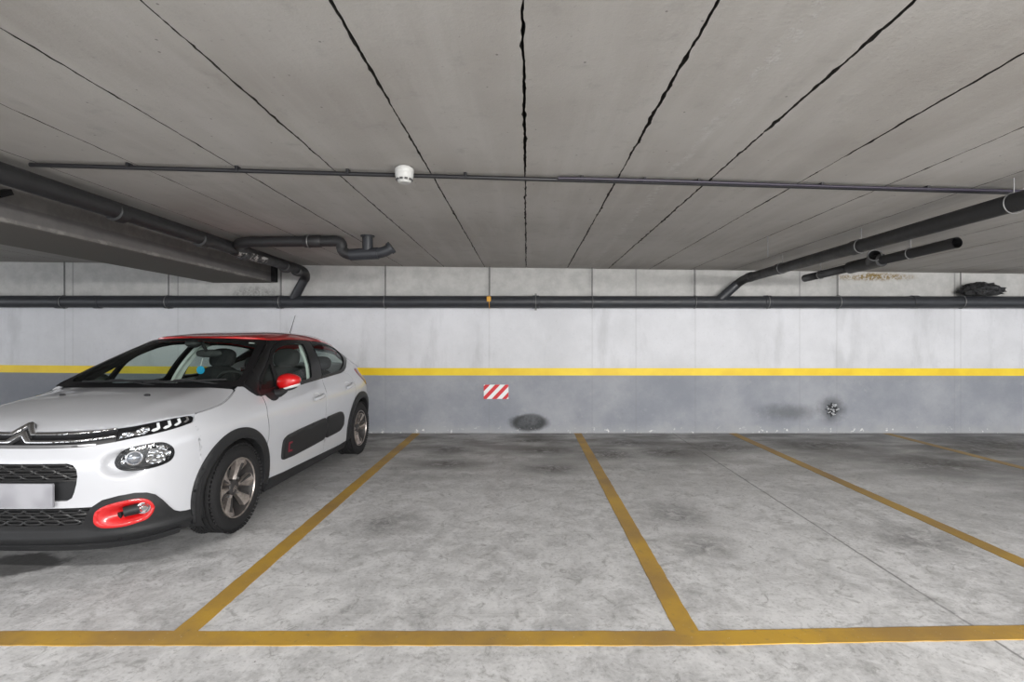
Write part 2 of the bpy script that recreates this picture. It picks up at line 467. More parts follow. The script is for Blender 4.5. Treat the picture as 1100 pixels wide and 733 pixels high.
mb = MB(); mb.add([(X0, YB, ceil_z(X0)+.13), (X1, YB, ceil_z(X1)+.13), (X1, YW+.3, ceil_z(X1)+.13), (X0, YW+.3, ceil_z(X0)+.13),
                   (X0, YB, ceil_z(X0)+.25), (X1, YB, ceil_z(X1)+.25), (X1, YW+.3, ceil_z(X1)+.25), (X0, YW+.3, ceil_z(X0)+.25)],
                  [(0, 1, 2, 3), (4, 5, 6, 7), (0, 1, 5, 4), (1, 2, 6, 5), (2, 3, 7, 6), (3, 0, 4, 7)])
o = mb.build('ceiling_topping', grained('dark slab topping', (.05, .047, .043), .95).m); tag(o, 'dark concrete above the slab joints', 'ceiling', kind='structure')
# wide downstand beam at the left
M = MT('beam concrete'); x, y, z = M.xyz()
n2 = M.noise(6, 7, .65); n3 = M.noise(40, 6, .7)
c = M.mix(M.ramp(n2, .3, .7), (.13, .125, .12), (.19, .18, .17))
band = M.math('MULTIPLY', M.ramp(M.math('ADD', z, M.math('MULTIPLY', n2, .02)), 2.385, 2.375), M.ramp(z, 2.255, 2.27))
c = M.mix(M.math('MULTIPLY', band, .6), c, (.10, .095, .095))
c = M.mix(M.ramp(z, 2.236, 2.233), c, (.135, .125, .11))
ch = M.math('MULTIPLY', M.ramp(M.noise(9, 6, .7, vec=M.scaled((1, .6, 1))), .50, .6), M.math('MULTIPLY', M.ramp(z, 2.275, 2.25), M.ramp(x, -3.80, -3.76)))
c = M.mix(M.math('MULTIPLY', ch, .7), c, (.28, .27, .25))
M.set(Base_Color=c, Roughness=.85); M.bump(n3, .3, .005)
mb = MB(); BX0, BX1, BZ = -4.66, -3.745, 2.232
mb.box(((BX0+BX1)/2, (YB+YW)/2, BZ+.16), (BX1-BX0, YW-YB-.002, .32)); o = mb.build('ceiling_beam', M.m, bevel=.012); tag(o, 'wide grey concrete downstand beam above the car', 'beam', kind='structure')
mb = MB(); mb.box((BX1+.028, YW-.06, BZ+.125), (.05, .1, .24)); o = mb.build('trim_1', DARKV); tag(o, 'dark joint strip at the end of the beam', 'trim', kind='structure')

# painted lines
def strip_obj(name, pts, width, mat, label, cat, group=None, z=.0, t=.003, taper=None):
    """flat painted strip along pts on the floor"""
    P = [Vector((a, b, 0)) for a, b in pts]; mb = MB(); vs = []
    fine = []
    for a, b in zip(P[:-1], P[1:]):
        n = max(2, int((b-a).length/.05))
        fine += [a+(b-a)*k/n for k in range(n)]
    fine.append(P[-1])
    for i, p in enumerate(fine):
        d = (fine[min(i+1, len(fine)-1)]-fine[max(i-1, 0)]).normalized(); n = Vector((-d.y, d.x, 0))
        wl = width/2+random.uniform(-.0025, .0025); wr = width/2+random.uniform(-.0025, .0025)
        vs += [p+n*wl+Vector((0, 0, z+t)), p-n*wr+Vector((0, 0, z+t)), p+n*wl+Vector((0, 0, z)), p-n*wr+Vector((0, 0, z))]
    fs = []
    for i in range(len(fine)-1):
        a = 4*i; fs += [(a, a+1, a+5, a+4), (a, a+4, a+6, a+2), (a+1, a+3, a+7, a+5)]
    mb.add(vs, fs); o = mb.build(name, mat); return tag(o, label, cat, group)
def line_paint(name, a, b):
    M = MT(name); n1 = M.noise(1.3, 5, .6); n2 = M.noise(22, 7, .7); n3 = M.noise(90, 4, .7)
    c = M.mix(M.ramp(n1, .35, .65), a, b)
    c = M.mix(M.ramp(n2, .55, .72, 0, .55), c, (.20, .15, .07))
    c = M.mix(M.ramp(n3, .66, .72, 0, .8), c, (.55, .53, .48))
    M.set(Base_Color=c, Roughness=.55); M.bump(n2, .2, .002); return M.m
YEL = line_paint('worn yellow line paint', (.32, .195, .055), (.50, .30, .035))
strip_obj('parking_line', [(-1.622, 2.36), (-1.636, 7.44)], .113, YEL, 'yellow painted bay line on the floor right beside the white car', 'painted line')
strip_obj('parking_line', [(.762, 2.36), (.752, 7.44)], .110, YEL, 'yellow painted bay line meeting the wall right of the red striped plate', 'painted line')
strip_obj('parking_line', [(3.09, 2.42), (3.045, 7.44)], .112, line_paint('worn orange line paint', (.28, .17, .05), (.39, .24, .04)), 'yellow painted bay line running up to the wall left of the dark scuffs', 'painted line')
strip_obj('parking_line', [(5.42, 2.5), (5.32, 7.44)], .105, line_paint('faded line paint', (.30, .20, .07), (.38, .25, .07)), 'faded yellow bay line farthest to the right of the floor', 'painted line')
strip_obj('parking_line', [(-7, 2.345), (-2.4, 2.333), (.76, 2.333), (2.4, 2.383), (8, 2.56)], .110, YEL, 'long yellow painted line across the open ends of the bays', 'painted line', t=.0045)
# yellow stripe along the wall
M = MT('yellow wall paint'); n1 = M.noise(2, 4); n2 = M.noise(30, 6, .7)
c = M.mix(M.ramp(n1, .3, .7), (.80, .54, .012), (.90, .66, .02)); c = M.mix(M.ramp(n2, .62, .75, 0, .5), c, (.5, .36, .03))
M.set(Base_Color=c, Roughness=.5)
mb = MB(); xs = [X0, -7.8, -5, -2.0, 4, X1]; zs = [.99, .957, .934, .912, .910, .897]; vs = []; fs = []
for a, b in zip(xs, zs):
    vs += [(a, YW+.001, b+.055), (a, YW+.001, b-.055), (a, YW-.004, b+.055), (a, YW-.004, b-.055)]
for i in range(len(xs)-1):
    k = 4*i; fs += [(k+2, k+6, k+7, k+3), (k, k+4, k+6, k+2), (k+1, k+3, k+7, k+5)]
mb.add(vs, fs); o = mb.build('wall_stripe', M.m); tag(o, 'bright yellow painted stripe running along the back wall', 'painted stripe')

# red and white hazard plate
SIGNW = simple('reflective white', (.86, .86, .86), .4).m; SIGNR = simple('reflective red', (.62, .012, .02), .4).m
sg = thing('hazard_plate', 'small red and white diagonally striped plate on the grey wall', 'sign', (-.456, YW-.006, .615))
sw, sh = .366, .212
mb = MB(); mb.box((0, -.004, 0), (sw, .012, sh)); mb.build('plate', SIGNW, sg, bevel=.003)
def clip_poly(P, fn):
    out = []
    for i in range(len(P)):
        a, b = P[i-1], P[i]; fa, fb = fn(a), fn(b)
        if (fa >= 0) != (fb >= 0):
            t = fa/(fa-fb); out.append((a[0]+(b[0]-a[0])*t, a[1]+(b[1]-a[1])*t))
        if fb >= 0: out.append(b)
    return out
for k0, k1 in ((-.262, -.190), (-.116, -.041), (.034, .108), (.186, .252)):
    # diagonal band: k0 <= x - .95 z <= k1
    P = [(-sw/2, -sh/2), (sw/2, -sh/2), (sw/2, sh/2), (-sw/2, sh/2)]
    P = clip_poly(P, lambda p: p[0]-.95*p[1]-k0); P = clip_poly(P, lambda p: k1-p[0]+.95*p[1])
    if len(P) >= 3:
        n = len(P); mb = MB()
        mb.add([(a, -.0115, b) for a, b in P]+[(a, -.009, b) for a, b in P], [tuple(range(n))]+[(i, (i+1) % n, n+(i+1) % n, n+i) for i in range(n)])
        mb.build('red_band', SIGNR, sg)

# ------------------------------------------------------------------ pipes
def pipe_mat(name, col, rough=.42):
    M = simple(name, col, rough); n = M.noise(9, 5, .7); n2 = M.noise(60, 5, .7)
    c = M.mix(M.ramp(n, .45, .75, 0, .5), col, tuple(v*1.9 for v in col)); c = M.mix(M.ramp(n2, .62, .74, 0, .5), c, tuple(v*3 for v in col))
    M.set(Base_Color=c, Roughness=M.ramp(n, .3, .7, rough-.08, rough+.15)); return M.m
PVC = pipe_mat('dark grey pvc', (.026, .028, .033)); PVCD = pipe_mat('sooty pvc', (.018, .018, .019), .5)
GALV = grained('galvanised steel', (.20, .20, .20), .5, 80, metal=.5).m; RODM = grained('grey rod', (.10, .10, .10), .6).m
GLUE = grained('dried white glue', (.45, .44, .42), .8, 90, .4).m
YP = YW-.11; ZP = 1.389+40.5/540*(YP)
wp = thing('wall_drain_pipe', 'long dark grey drain pipe running level along the back wall', 'pipe', (0, YP, ZP))
pr = .088
mb = MB(); mb.tube([(X0+1, 0, .01), (0, 0, 0), (X1-1, 0, -.01)], pr, 28); mb.build('pipe', PVC, wp)
for u in (64, 105, 181, 301, 575.5, 824, 982): # sockets
    xx = (u-566)/540*YP; mb = MB(); mb.tube([(xx-.05, 0, 0), (xx-.045, 0, 0), (xx+.045, 0, 0), (xx+.05, 0, 0)], [pr+.001, pr+.007, pr+.007, pr+.001], 28); mb.build('coupling', PVC, wp)
for i, u in enumerate((69, 181, 302, 414, 526, 636, 746, 900, 1032)):
    xx = (u-566)/540*YP
    mb = MB(); ring = [(xx, math.cos(t)*(pr+.009), math.sin(t)*(pr+.009)) for t in np.linspace(0, 2*math.pi, 25)[:-1]]
    mb.tube(ring, .005, 6, closed=True)
    c_ = mb.build('pipe_clamp', GALV if u != 526 else ORANGE, wp)
    mb = MB(); mb.tube([(xx, 0, pr), (xx, 0, ceil_z(xx)-ZP+.01)], .007, 8); mb.build('hanger_rod', RODM, wp)
    if u == 526:
        mb = MB(); mb.box((xx-.005, -pr-.012, .035), (.06, .02, .075)); mb.build('clamp_tag', ORANGE, wp, bevel=.004); c_['label'] = 'orange pipe clamp'
mb = MB(); xx = (575.5-566)/540*YP; ring = [(xx, math.cos(t)*(pr+.012), math.sin(t)*(pr+.012)) for t in np.linspace(0, 2*math.pi, 25)[:-1]]
mb.tube(ring, .007, 6, closed=True); mb.box((xx, 0, pr+.02), (.03, .02, .03)); mb.box((xx, 0, -pr-.02), (.03, .02, .03)); o = mb.build('pipe_clamp', GALV, wp); o['label'] = 'bright steel pipe clamp'
mb = MB(); xx = (824-566)/540*YP; ring = [(xx, math.cos(t)*(pr+.008), math.sin(t)*(pr+.008)) for t in np.linspace(0, 2*math.pi, 25)[:-1]]
mb.tube(ring, .006, 6, closed=True); o = mb.build('pipe_clamp', GALV, wp)
HZ = 1.389
# left drain with side branch and trap
lp = thing('overhead_drain_pipe', 'thick black drain pipe under the ceiling above the white car, with trap branch', 'pipe', (-3.17, 4.2, 2.38))
def L(p): return (p[0]+3.17, p[1]-4.2, p[2]-2.38)
mb = MB(); A = (-3.17, .9, HZ+1.02); B = (-3.17, 7.02, HZ+.975)
mb.tube([L(A), L(B)]+[L(p) for p in arc_pts(B, (-3.17, 7.25, HZ+.965), (-3.22, 7.28, HZ+.87))[1:]], .066, 24); mb.build('pipe', PVCD, lp)
mb = MB(); mb.tube([L((-3.215, 7.28, HZ+.89)), L((-3.42, YP-.01, ZP+.02))], .064, 24); mb.build('wall_branch', PVC, lp)
for yy in (3.9, 4.9, 5.62, 6.6, 6.95):
    zc = HZ+1.02+(.975-1.045)*(yy-.9)/6.12
    mb = MB(); mb.tube([L((-3.17, yy-.05, zc)), L((-3.17, yy-.045, zc)), L((-3.17, yy+.045, zc)), L((-3.17, yy+.05, zc))], [.067, .074, .074, .067], 24); mb.build('coupling', PVCD, lp)
GM = MT('smeared glue'); q_ = GM.noise(16, 6, .75); GM.set(Base_Color=GM.mix(GM.ramp(q_, .48, .56), (.028, .028, .029), (.42, .41, .39)), Roughness=.7)
mb = MB(); vs = []; fs = []
for i in range(9):
    yy = 5.42+.6*i/8; zc = HZ+1.02+(.975-1.02)*(yy-.9)/6.12
    for k in range(11):
        a_ = -2.7+2.6*k/10; vs.append(L((-3.17+math.cos(a_)*.0755, yy, zc+math.sin(a_)*.0755)))
for i in range(8):
    for k in range(10): fs.append((i*11+k, i*11+k+1, i*11+k+12, i*11+k+11))
mb.add(vs, fs, True); o = mb.build('glue_smear', GM.m, lp); o['label'] = 'whitish glue smear'
YBR = 5.24
mb = MB(); p0 = (-3.15, 5.70, HZ+.99)
pts = arc_pts(p0, (-3.14, YBR, HZ+1.01), (-2.86, YBR, HZ+1.02), 10)+[Vector((-2.10, YBR, HZ+1.025))]
pts += arc_pts((-2.06, YBR, HZ+1.025), (-1.93, YBR, HZ+1.04), (-1.93, YBR, HZ+.98), 6)+arc_pts((-1.93, YBR, HZ+.96), (-1.92, YBR, HZ+.885), (-1.80, YBR, HZ+.885), 6)
mb.tube([L(p) for p in pts], .056, 22); mb.build('branch_pipe', PVCD, lp)
mb = MB(); mb.tube([L((-1.84, YBR, HZ+.885)), L((-1.55, YBR, HZ+.90))], .062, 22); mb.build('trap_body', PVC, lp)
mb = MB(); mb.tube([L((-1.66, YBR, HZ+.90)), L((-1.66, YBR, ceil_z(-1.66)))], .054, 22)
mb.tube([L((-1.66, YBR, ceil_z(-1.66)-.012)), L((-1.66, YBR, ceil_z(-1.66)+.003))], .072, 22); mb.build('riser', PVC, lp)
mb = MB(); q = arc_pts((-1.58, YBR, HZ+.90), (-1.49, YBR, HZ+.90), (-1.42, YBR, HZ+.955), 6); mb.tube([L(p) for p in q], .055, 22)
e0 = q[-1]; d0 = (q[-1]-q[-2]).normalized(); mb.tube([L(e0-d0*.015), L(e0+d0*.018)], .066, 22); mb.build('cleanout_elbow', PVC, lp)
mb = MB(); mb.tube([L((-2.32, YBR, HZ+1.022)), L((-2.31, YBR, HZ+1.022)), L((-2.15, YBR, HZ+1.025)), L((-2.14, YBR, HZ+1.025))], [.057, .063, .063, .057], 22); mb.build('coupling', PVCD, lp)
mb = MB(); mb.box(L((-2.27, YBR, HZ+1.072)), (.03, .03, .06)); mb.tube([L((-2.27, YBR+math.cos(t)*.066, HZ+1.022+math.sin(t)*.066)) for t in np.linspace(0, 6.283, 21)[:-1]], .005, 6, closed=True); mb.build('pipe_clamp', GALV, lp)
# small dark bracket on the beam near the picture's left edge
mb = MB(); mb.box((-3.70, 3.545, 2.42), (.06, .10, .04), rx=.5); tag(mb.build('pipe_bracket', DARKV), 'short black bracket between the beam and the drain pipe above the car', 'bracket')
# right drain
rp = thing('overhead_drain_pipe', 'thick black drain pipe under the ceiling at the right, bending down to the wall pipe', 'pipe', (3.1, 4.5, 2.26))
def R(p): return (p[0]-3.1, p[1]-4.5, p[2]-2.26)
A = (3.1, .9, HZ+.875); B = (3.1, 7.05, HZ+.866)
mb = MB(); mb.tube([R(A), R(B)]+[R(p) for p in arc_pts(B, (3.1, 7.22, HZ+.862), (3.04, 7.28, HZ+.80))[1:]], .06, 24); mb.build('pipe', PVCD, rp)
mb = MB(); mb.tube([R((3.05, 7.28, HZ+.81)), R((2.80, YP-.01, ZP+.02))], .064, 24); mb.build('wall_branch', PVC, rp)
for yy in (4.73, 6.15, 6.98):
    mb = MB(); mb.tube([R((3.1, yy-.05, HZ+.869)), R((3.1, yy-.045, HZ+.869)), R((3.1, yy+.045, HZ+.869)), R((3.1, yy+.05, HZ+.869))], [.061, .068, .068, .061], 24); mb.build('coupling', PVCD, rp)
for yy in (3.2, 4.66, 6.1):
    mb = MB(); mb.tube([R((3.1+math.cos(t)*.067, yy, HZ+.869+math.sin(t)*.067)) for t in np.linspace(0, 6.283, 21)[:-1]], .004, 6, closed=True)
    mb.tube([R((3.1, yy, HZ+.93)), R((3.1, yy, ceil_z(3.1)+.01))], .004, 6); mb.build('pipe_hanger', GALV, rp)
mb = MB(); mb.tube([(2.42, 5.05, ceil_z(2.42)+.01), (2.42, 5.05, ceil_z(2.42)-.20)], .005, 6); tag(mb.build('hanger_rod', GALV), 'loose thin rod hanging from the ceiling left of the right-hand pipe', 'rod')
# short open-ended pipe beside it
sp = thing('open_drain_pipe', 'short black open-ended pipe with a cleanout collar hanging beside the right drain pipe', 'pipe', (3.92, 5.8, 2.27))
def S_(p): return (p[0]-3.92, p[1]-5.8, p[2]-2.27)
A = Vector((3.92, 4.58, HZ+.885)); B = Vector((3.90, 7.05, HZ+.86)); ax = (B-A).normalized()
mb = MB(); n = 22
mb.tube([S_(A), S_(B)], .050, n, cap=False); mb.tube([S_(A), S_(A+ax*.25)], .044, n, cap=False)
mb.tube([S_(A+ax*.24), S_(A+ax*.25)], .046, n); mb.tube([S_(B-ax*.01), S_(B)], .050, n); mb.build('pipe', PVCD, sp)
mb = MB(); mb.tube([S_(A+ax*.95), S_(A+ax*.96), S_(A+ax*1.5), S_(A+ax*1.52)], [.051, .072, .072, .051], 24); mb.build('tee_body', PVCD, sp)
mb = MB(); q0 = A+ax*1.12; dd = Vector((-.35, -.75, .30)).normalized()
mb.tube([S_(q0), S_(q0+dd*.17)], .068, 24, cap=False); mb.tube([S_(q0), S_(q0+dd*.17)], .060, 24, cap=False); mb.tube([S_(q0+dd*.05), S_(q0+dd*.06)], .06, 24)
mb.build('branch_socket', PVCD, sp)
tt = dd; a1 = tt.cross(Vector((0, 0, 1))).normalized(); a2 = tt.cross(a1)
mb = MB(); mb.tube([S_(q0+dd*.172+a1*math.cos(t)*.066+a2*math.sin(t)*.066) for t in np.linspace(0, 6.283, 25)[:-1]], .007, 6, closed=True); o = mb.build('socket_ring', GALV, sp); o['label'] = 'pale socket ring'
for q in (.55, 2.1):
    c0 = A+ax*q; mb = MB(); mb.tube([S_(c0+Vector((math.cos(t)*.056, 0, math.sin(t)*.056))) for t in np.linspace(0, 6.283, 21)[:-1]], .005, 6, closed=True)
    mb.tube([S_(c0+Vector((0, 0, .05))), S_((c0.x, c0.y, ceil_z(c0.x)+.01))], .005, 6); mb.build('pipe_hanger', GALV, sp)
# conduits across the ceiling
CONM = simple('black conduit', (.012, .012, .014), .35).m; CONP = simple('dark violet conduit', (.022, .018, .032), .35).m
cdn = thing('cable_conduit', 'thin black conduit clipped across the ceiling from pipe to pipe', 'conduit', (0, 3.2, 2.42))
def cz(x, y, r): return ceil_z(x)-r-.012
def ycon(x): return 3.10+.052*(x+2.8)
pts = [(xx, ycon(xx)-3.2, cz(xx, 0, .014)-2.42) for xx in np.linspace(-3.05, 3.35, 33)]
mb = MB(); mb.tube(pts, .0135, 10); mb.build('conduit_tube', CONM, cdn)
pts = [(xx, ycon(xx)-3.2-.026-.008*math.sin(xx*2.1), cz(xx, 0, .012)-2.42) for xx in np.linspace(.2, 3.35, 20)]
mb = MB(); mb.tube(pts, .0095, 10); mb.build('second_tube', CONP, cdn)
for u in (138, 255, 374, 500, 625, 692, 750, 882, 996):
    Yc = 3.25; xx = (u-566)/540*ycon((u-566)/540*Yc)
    mb = MB(); mb.box((xx, ycon(xx)-3.2, ceil_z(xx)-2.42-.013), (.018, .044, .034)); mb.build('clip', CONM, cdn, bevel=.003)
# smoke detector
xd, yd = -.762, 3.125
sd = thing('smoke_detector', 'round white smoke detector on the ceiling', 'smoke detector', (xd, yd, ceil_z(xd)-.015))
SDM = simple('white plastic', (.47, .47, .455), .45).m; SDG = simple('grey vent', (.10, .10, .10), .7).m
mb = MB(); mb.lathe([(0, .0148), (.040, .0148), (.040, .004), (0, .004)], 32); mb.build('mounting_spacer', SDM, sd)
mb = MB(); mb.lathe([(0, .004), (.056, .004), (.058, -.004), (.058, -.020), (.055, -.024), (.0, -.026)], 40); mb.build('base', SDM, sd)
mb = MB(); mb.lathe([(.056, -.022), (.056, -.038), (.052, -.055), (.044, -.066), (.040, -.078), (.034, -.084), (.0, -.086)], 40); mb.build('head', SDM, sd)
for k in range(10):
    t = 2*math.pi*k/10+.15; mb = MB()
    mb.box((math.cos(t)*.0455, math.sin(t)*.0455, -.064), (.010, .019, .013), rz=t, ry=-.5); mb.build('vent', SDG, sd)
# crumpled bag on the pipe
mb = MB(); seg, rings = 44, 26; vs = []; fs = []
from mathutils import noise as mnoise
for i in range(rings+1):
    a = -math.pi/2+math.pi*i/rings
    for k in range(seg):
        b = 2*math.pi*k/seg; d = Vector((math.cos(a)*math.cos(b), math.cos(a)*math.sin(b), math.sin(a)))
        f = 1+.34*mnoise.fractal(d*3.1+Vector((3, 1, 7)), .8, 2.1, 4)+.14*(1-2*abs(mnoise.noise(d*6.5)))
        p = Vector((d.x*.30*f, d.y*.075*f, d.z*.105*f))
        if d.x > .55: p.z *= .62
        p.z = max(p.z, -.075); vs.append(p)
for i in range(rings):
    for k in range(seg): fs.append((i*seg+k, i*seg+(k+1) % seg, (i+1)*seg+(k+1) % seg, (i+1)*seg+k))
mb.add(vs, fs, True)
BAGM = simple('black plastic film', (.012, .012, .013), .28)
nn = BAGM.noise(22, 6, .7, dist=1.5); BAGM.bump(nn, 1.0, .03); BAGM = BAGM.m
o = mb.build('plastic_bag', BAGM); o.location = ((1054-566)/540*YP, YP-.015, ZP+pr+.078); tag(o, 'crumpled black plastic bag lying on the wall pipe', 'bag')
# broken hole in the wall
hx, hz = (894-566)/540*YW, HZ-75/540*YW
wh = thing('wall_hole', 'small broken hole in the grey wall right of the dark scuff', 'hole', (hx, YW, hz))
mb = MB(); n = 18; rr = [.085*(1+.25*math.sin(3*k)+random.uniform(-.2, .2)) for k in range(n)]
vs = [(0, -.002, 0)]+[(rr[k]*math.cos(2*math.pi*k/n), -.003-random.uniform(0, .004), rr[k]*math.sin(2*math.pi*k/n)*1.05) for k in range(n)]
mb.add(vs, [(0, 1+k, 1+(k+1) % n) for k in range(n)]); mb.build('cavity', grained('dark cavity', (.035, .037, .04), .9).m, wh)
RUB = grained('broken plaster', (.42, .43, .45), .9, 60, .3).m
for k in range(26):
    t = random.uniform(0, 2*math.pi); r_ = .088*math.sqrt(random.random())
    px, pz = r_*math.cos(t), r_*math.sin(t)
    if pz < -.02 and random.random() < .6: continue
    s = random.uniform(.008, .022); mb = MB(); mb.ellipsoid((px, -.006, pz), (s, .008, s*.8), 7, 5, .8); mb.build('plaster_lump', RUB, wh)
# ------------------------------------------------------------------ the car
def spline(t, P):
    t = np.asarray(t, float); P = np.asarray(P, float)
    one = P.ndim == 1
    if one: P = P[:, None]
    n = len(t); h = np.diff(t); A = np.zeros((n, n)); R = np.zeros((n, P.shape[1]))
    A[0, 0] = A[-1, -1] = 1
    for i in range(1, n-1):
        A[i, i-1] = h[i-1]; A[i, i] = 2*(h[i-1]+h[i]); A[i, i+1] = h[i]
        R[i] = 6*((P[i+1]-P[i])/h[i]-(P[i]-P[i-1])/h[i-1])
    M = np.linalg.solve(A, R)
    def f(x):
        x = np.asarray(x, float); sh = x.shape; x = x.ravel()
        xc = np.clip(x, t[0], t[-1])
        i = np.clip(np.searchsorted(t, xc)-1, 0, n-2)
        a = (t[i+1]-xc)/h[i]; b = (xc-t[i])/h[i]; hi = h[i]
        r = (a[:, None]*P[i]+b[:, None]*P[i+1]
             + ((a**3-a)*hi*hi/6)[:, None]*M[i]+((b**3-b)*hi*hi/6)[:, None]*M[i+1])
        return r.reshape(sh) if one else r.reshape(sh+(P.shape[1],))
    return f
def sstep(a, b, x):
    t = np.clip((np.asarray(x, float)-a)/(b-a), 0, 1)
    return t*t*(3-2*t)
OUT = np.array([(0,.07),(.25,.08),(.45,.115),(.60,.19),(.70,.29),(.775,.42),(.825,.58),(.852,.78),(.862,1.0),
 (.868,1.4),(.87,2.0),(.872,2.6),(.874,3.1),(.872,3.4),(.85,3.62),(.785,3.81),(.66,3.915),(.45,3.965),(.2,3.985),(0,3.99)])
# mirrored ends so the outline is smooth at nose and tail
_full = np.vstack([OUT[3:0:-1]*[-1,1], OUT, OUT[-2:-5:-1]*[-1,1]])
_t = np.concatenate([[0], np.cumsum(np.linalg.norm(np.diff(_full, axis=0), axis=1))])
_t = _t-_t[3]
plan = spline(_t, _full)
S_END = _t[3+len(OUT)-1]
def plan_n(s):
    e = 1e-3
    d = plan(s+e)-plan(s-e)
    d /= np.linalg.norm(d, axis=-1, keepdims=True)
    return np.stack([d[..., 1], -d[..., 0]], -1)      # outward
prof_f = spline([.14,.20,.26,.34,.44,.54,.62,.70,.76,.82,.86,.90,.95,1.05],
                [.10,.045,.02,.012,.012,.006,.006,.018,.038,.072,.105,.15,.21,.34])
prof_fs = spline([.14,.22,.3,.42,.55,.66,.74,.80,.86,.90,.94,.98,1.02,1.06],
                 [.06,.02,.01,.004,.0,.0,.003,.012,.036,.060,.092,.130,.170,.215])
prof_s = spline([.14,.2,.26,.34,.45,.58,.68,.78,.84,.88,.92,.95,.98,1.02,1.1],
                [.07,.045,.03,.022,.012,.002,.0,.008,.025,.045,.074,.097,.117,.138,.172])
prof_r = spline([.14,.22,.32,.45,.6,.75,.88,1.0,1.1,1.2],
                [.10,.03,.0,.0,.01,.02,.035,.07,.11,.16])
def inset(s, z):
    s = np.abs(s)
    w1 = sstep(.35, .95, s)          # front -> front side
    w2 = sstep(1.3, 1.9, s)         # fender -> door
    w3 = sstep(S_END-1.0, S_END-.3, s)
    d = prof_f(z)*(1-w1)+prof_fs(z)*w1
    d = d*(1-w2)+prof_s(z)*w2
    return d*(1-w3)+prof_r(z)*w3
def belt(s, z, off=0.0):
    s = np.asarray(s, float); z = np.asarray(z, float)
    a = np.abs(s); sg = np.where(s < 0, -1.0, 1.0)
    p = plan(a)-plan_n(a)*(inset(a, z)-off)[..., None]
    return np.stack([p[..., 0]*sg, p[..., 1], z+0*a], -1)

# greenhouse: belt line and roof rail over y
_yy = np.linspace(.9, 3.95, 62)
_sOf = np.linspace(.2, S_END-.02, 900)
_pl = plan(_sOf)
def s_at_y(y):
    k = _pl[:, 1]
    return np.interp(y, k, _sOf)
zb = spline([.9,1.3,1.577,2.008,2.45,3.05,3.4,3.7,3.95],[.930,.930,.937,.956,.975,.999,1.012,1.022,1.03])
def xb(y):
    return belt(s_at_y(y), zb(y))[..., 0]
xr = spline([.9,1.5,1.9,2.3,2.7,3.1,3.45,3.7,3.95],[.48,.515,.535,.555,.56,.545,.50,.45,.39])
ze = spline([.9,1.5,2.0,2.3,2.65,3.0,3.3,3.55,3.75,3.95],[1.36,1.378,1.390,1.392,1.380,1.356,1.315,1.262,1.20,1.13])
def green(y, z, off=0.0):
    y = np.asarray(y, float); z = np.asarray(z, float)
    b = zb(y); e = ze(y); t = (z-b)/(e-b)
    x0 = xb(y); x1 = xr(y)
    x = x0+(x1-x0)*t+.035*4*t*(1-t)
    return np.stack([x, y+0*x, z+0*x], -1)
F=540.;H=1.389;XC=-2.928;Y0=2.812;YAW=-.021
def proj(X):
    X=np.asarray(X,float);c,s=math.cos(YAW),math.sin(YAW)
    x=X[...,0];yy=X[...,1]-2
    wx=XC+c*x-s*yy;wy=Y0+2+s*x+c*yy
    return np.stack([566+F*wx/wy,365+F*(H-X[...,2])/wy],-1),wy

_HB = [(0,.846),(.16,.846),(.33,.850),(0.400,0.853),(0.552,0.859),(0.642,0.867),(0.758,0.881),(0.881,0.893),(0.968,0.896),(1.030,0.897),(1.143,0.907),(1.278,0.924),(1.419,0.957),(1.495,0.981),(1.557,1.007)]
_hb = np.array(_HB); _hbf = spline(_hb[:, 0], _hb[:, 1])
_hs = np.linspace(0, 1.557, 240); _H3 = belt(_hs, _hbf(_hs))
_zc = spline([.10,.163,.25,.4,.6,.8,1.0,1.15],[.815,.846,.889,.938,.985,1.013,1.030,1.04])
def hood(x, y):
    x = np.asarray(x, float); y = np.asarray(y, float)
    X_ = np.maximum(np.interp(y, _H3[:, 1], _H3[:, 0]), .02); Z_ = np.interp(y, _H3[:, 1], _H3[:, 2])
    r = np.clip(np.abs(x)/X_, 0, 1.05); zc = _zc(y)
    z = zc-(zc-Z_)*r**3
    # soft crease running from the lamp towards the windscreen corner
    z = z+.009*np.exp(-((np.abs(x)-(.52+.06*(y-.5)))/.10)**2)*sstep(.35, .6, y)*(1-r**8)
    return np.stack([x, y, z], -1)
_rc = spline([1.45,1.62,1.8,2.1,2.4,2.7,3.0,3.3,3.55,3.75,3.9],[1.36,1.397,1.425,1.453,1.466,1.466,1.456,1.427,1.383,1.318,1.255])
def roof(x, y):
    x = np.asarray(x, float); y = np.asarray(y, float)
    X_ = xr(y); r = np.clip(np.abs(x)/X_, 0, 1.08); e = ze(y); c = _rc(y)
    return np.stack([x, y, c-(c-e)*r**4.2], -1)
WA, WB_ = np.array([1.117, 1.032]), np.array([1.843, 1.384])
def wind(a, b):
    u = np.asarray(a, float)/.7; v = np.asarray(b, float)/.95
    ey = WA[0]+(WB_[0]-WA[0])*v; ez = WA[1]+(WB_[1]-WA[1])*v+.010*4*v*(1-v)
    E = green(ey, ez)
    cy = 1.005+(1.668-1.005)*v; cz_ = 1.022+(1.402-1.022)*v+.028*4*v*(1-v)
    q = np.abs(u)**2.2
    return np.stack([E[..., 0]*u, cy+(ey-cy)*q, cz_+(ez-cz_)*q], -1)
def hatch(a, b):
    u = np.asarray(a, float)/.6; v = np.asarray(b, float)
    E = green(3.72+.12*v, 1.204-.174*v); cy = 3.83+.13*v; cz_ = 1.275-.235*v
    q = np.abs(u)**2.2
    return np.stack([E[..., 0]*u, cy+(E[..., 1]-cy)*q, cz_+(E[..., 2]-cz_)*q], -1)
def tail(a, z):
    a = np.asarray(a, float); p = belt(S_END-np.abs(a), z)
    return p*np.stack([np.where(a < 0, -1., 1.), 1+0*a, 1+0*a], -1)
def sof(y): return float(s_at_y(y))
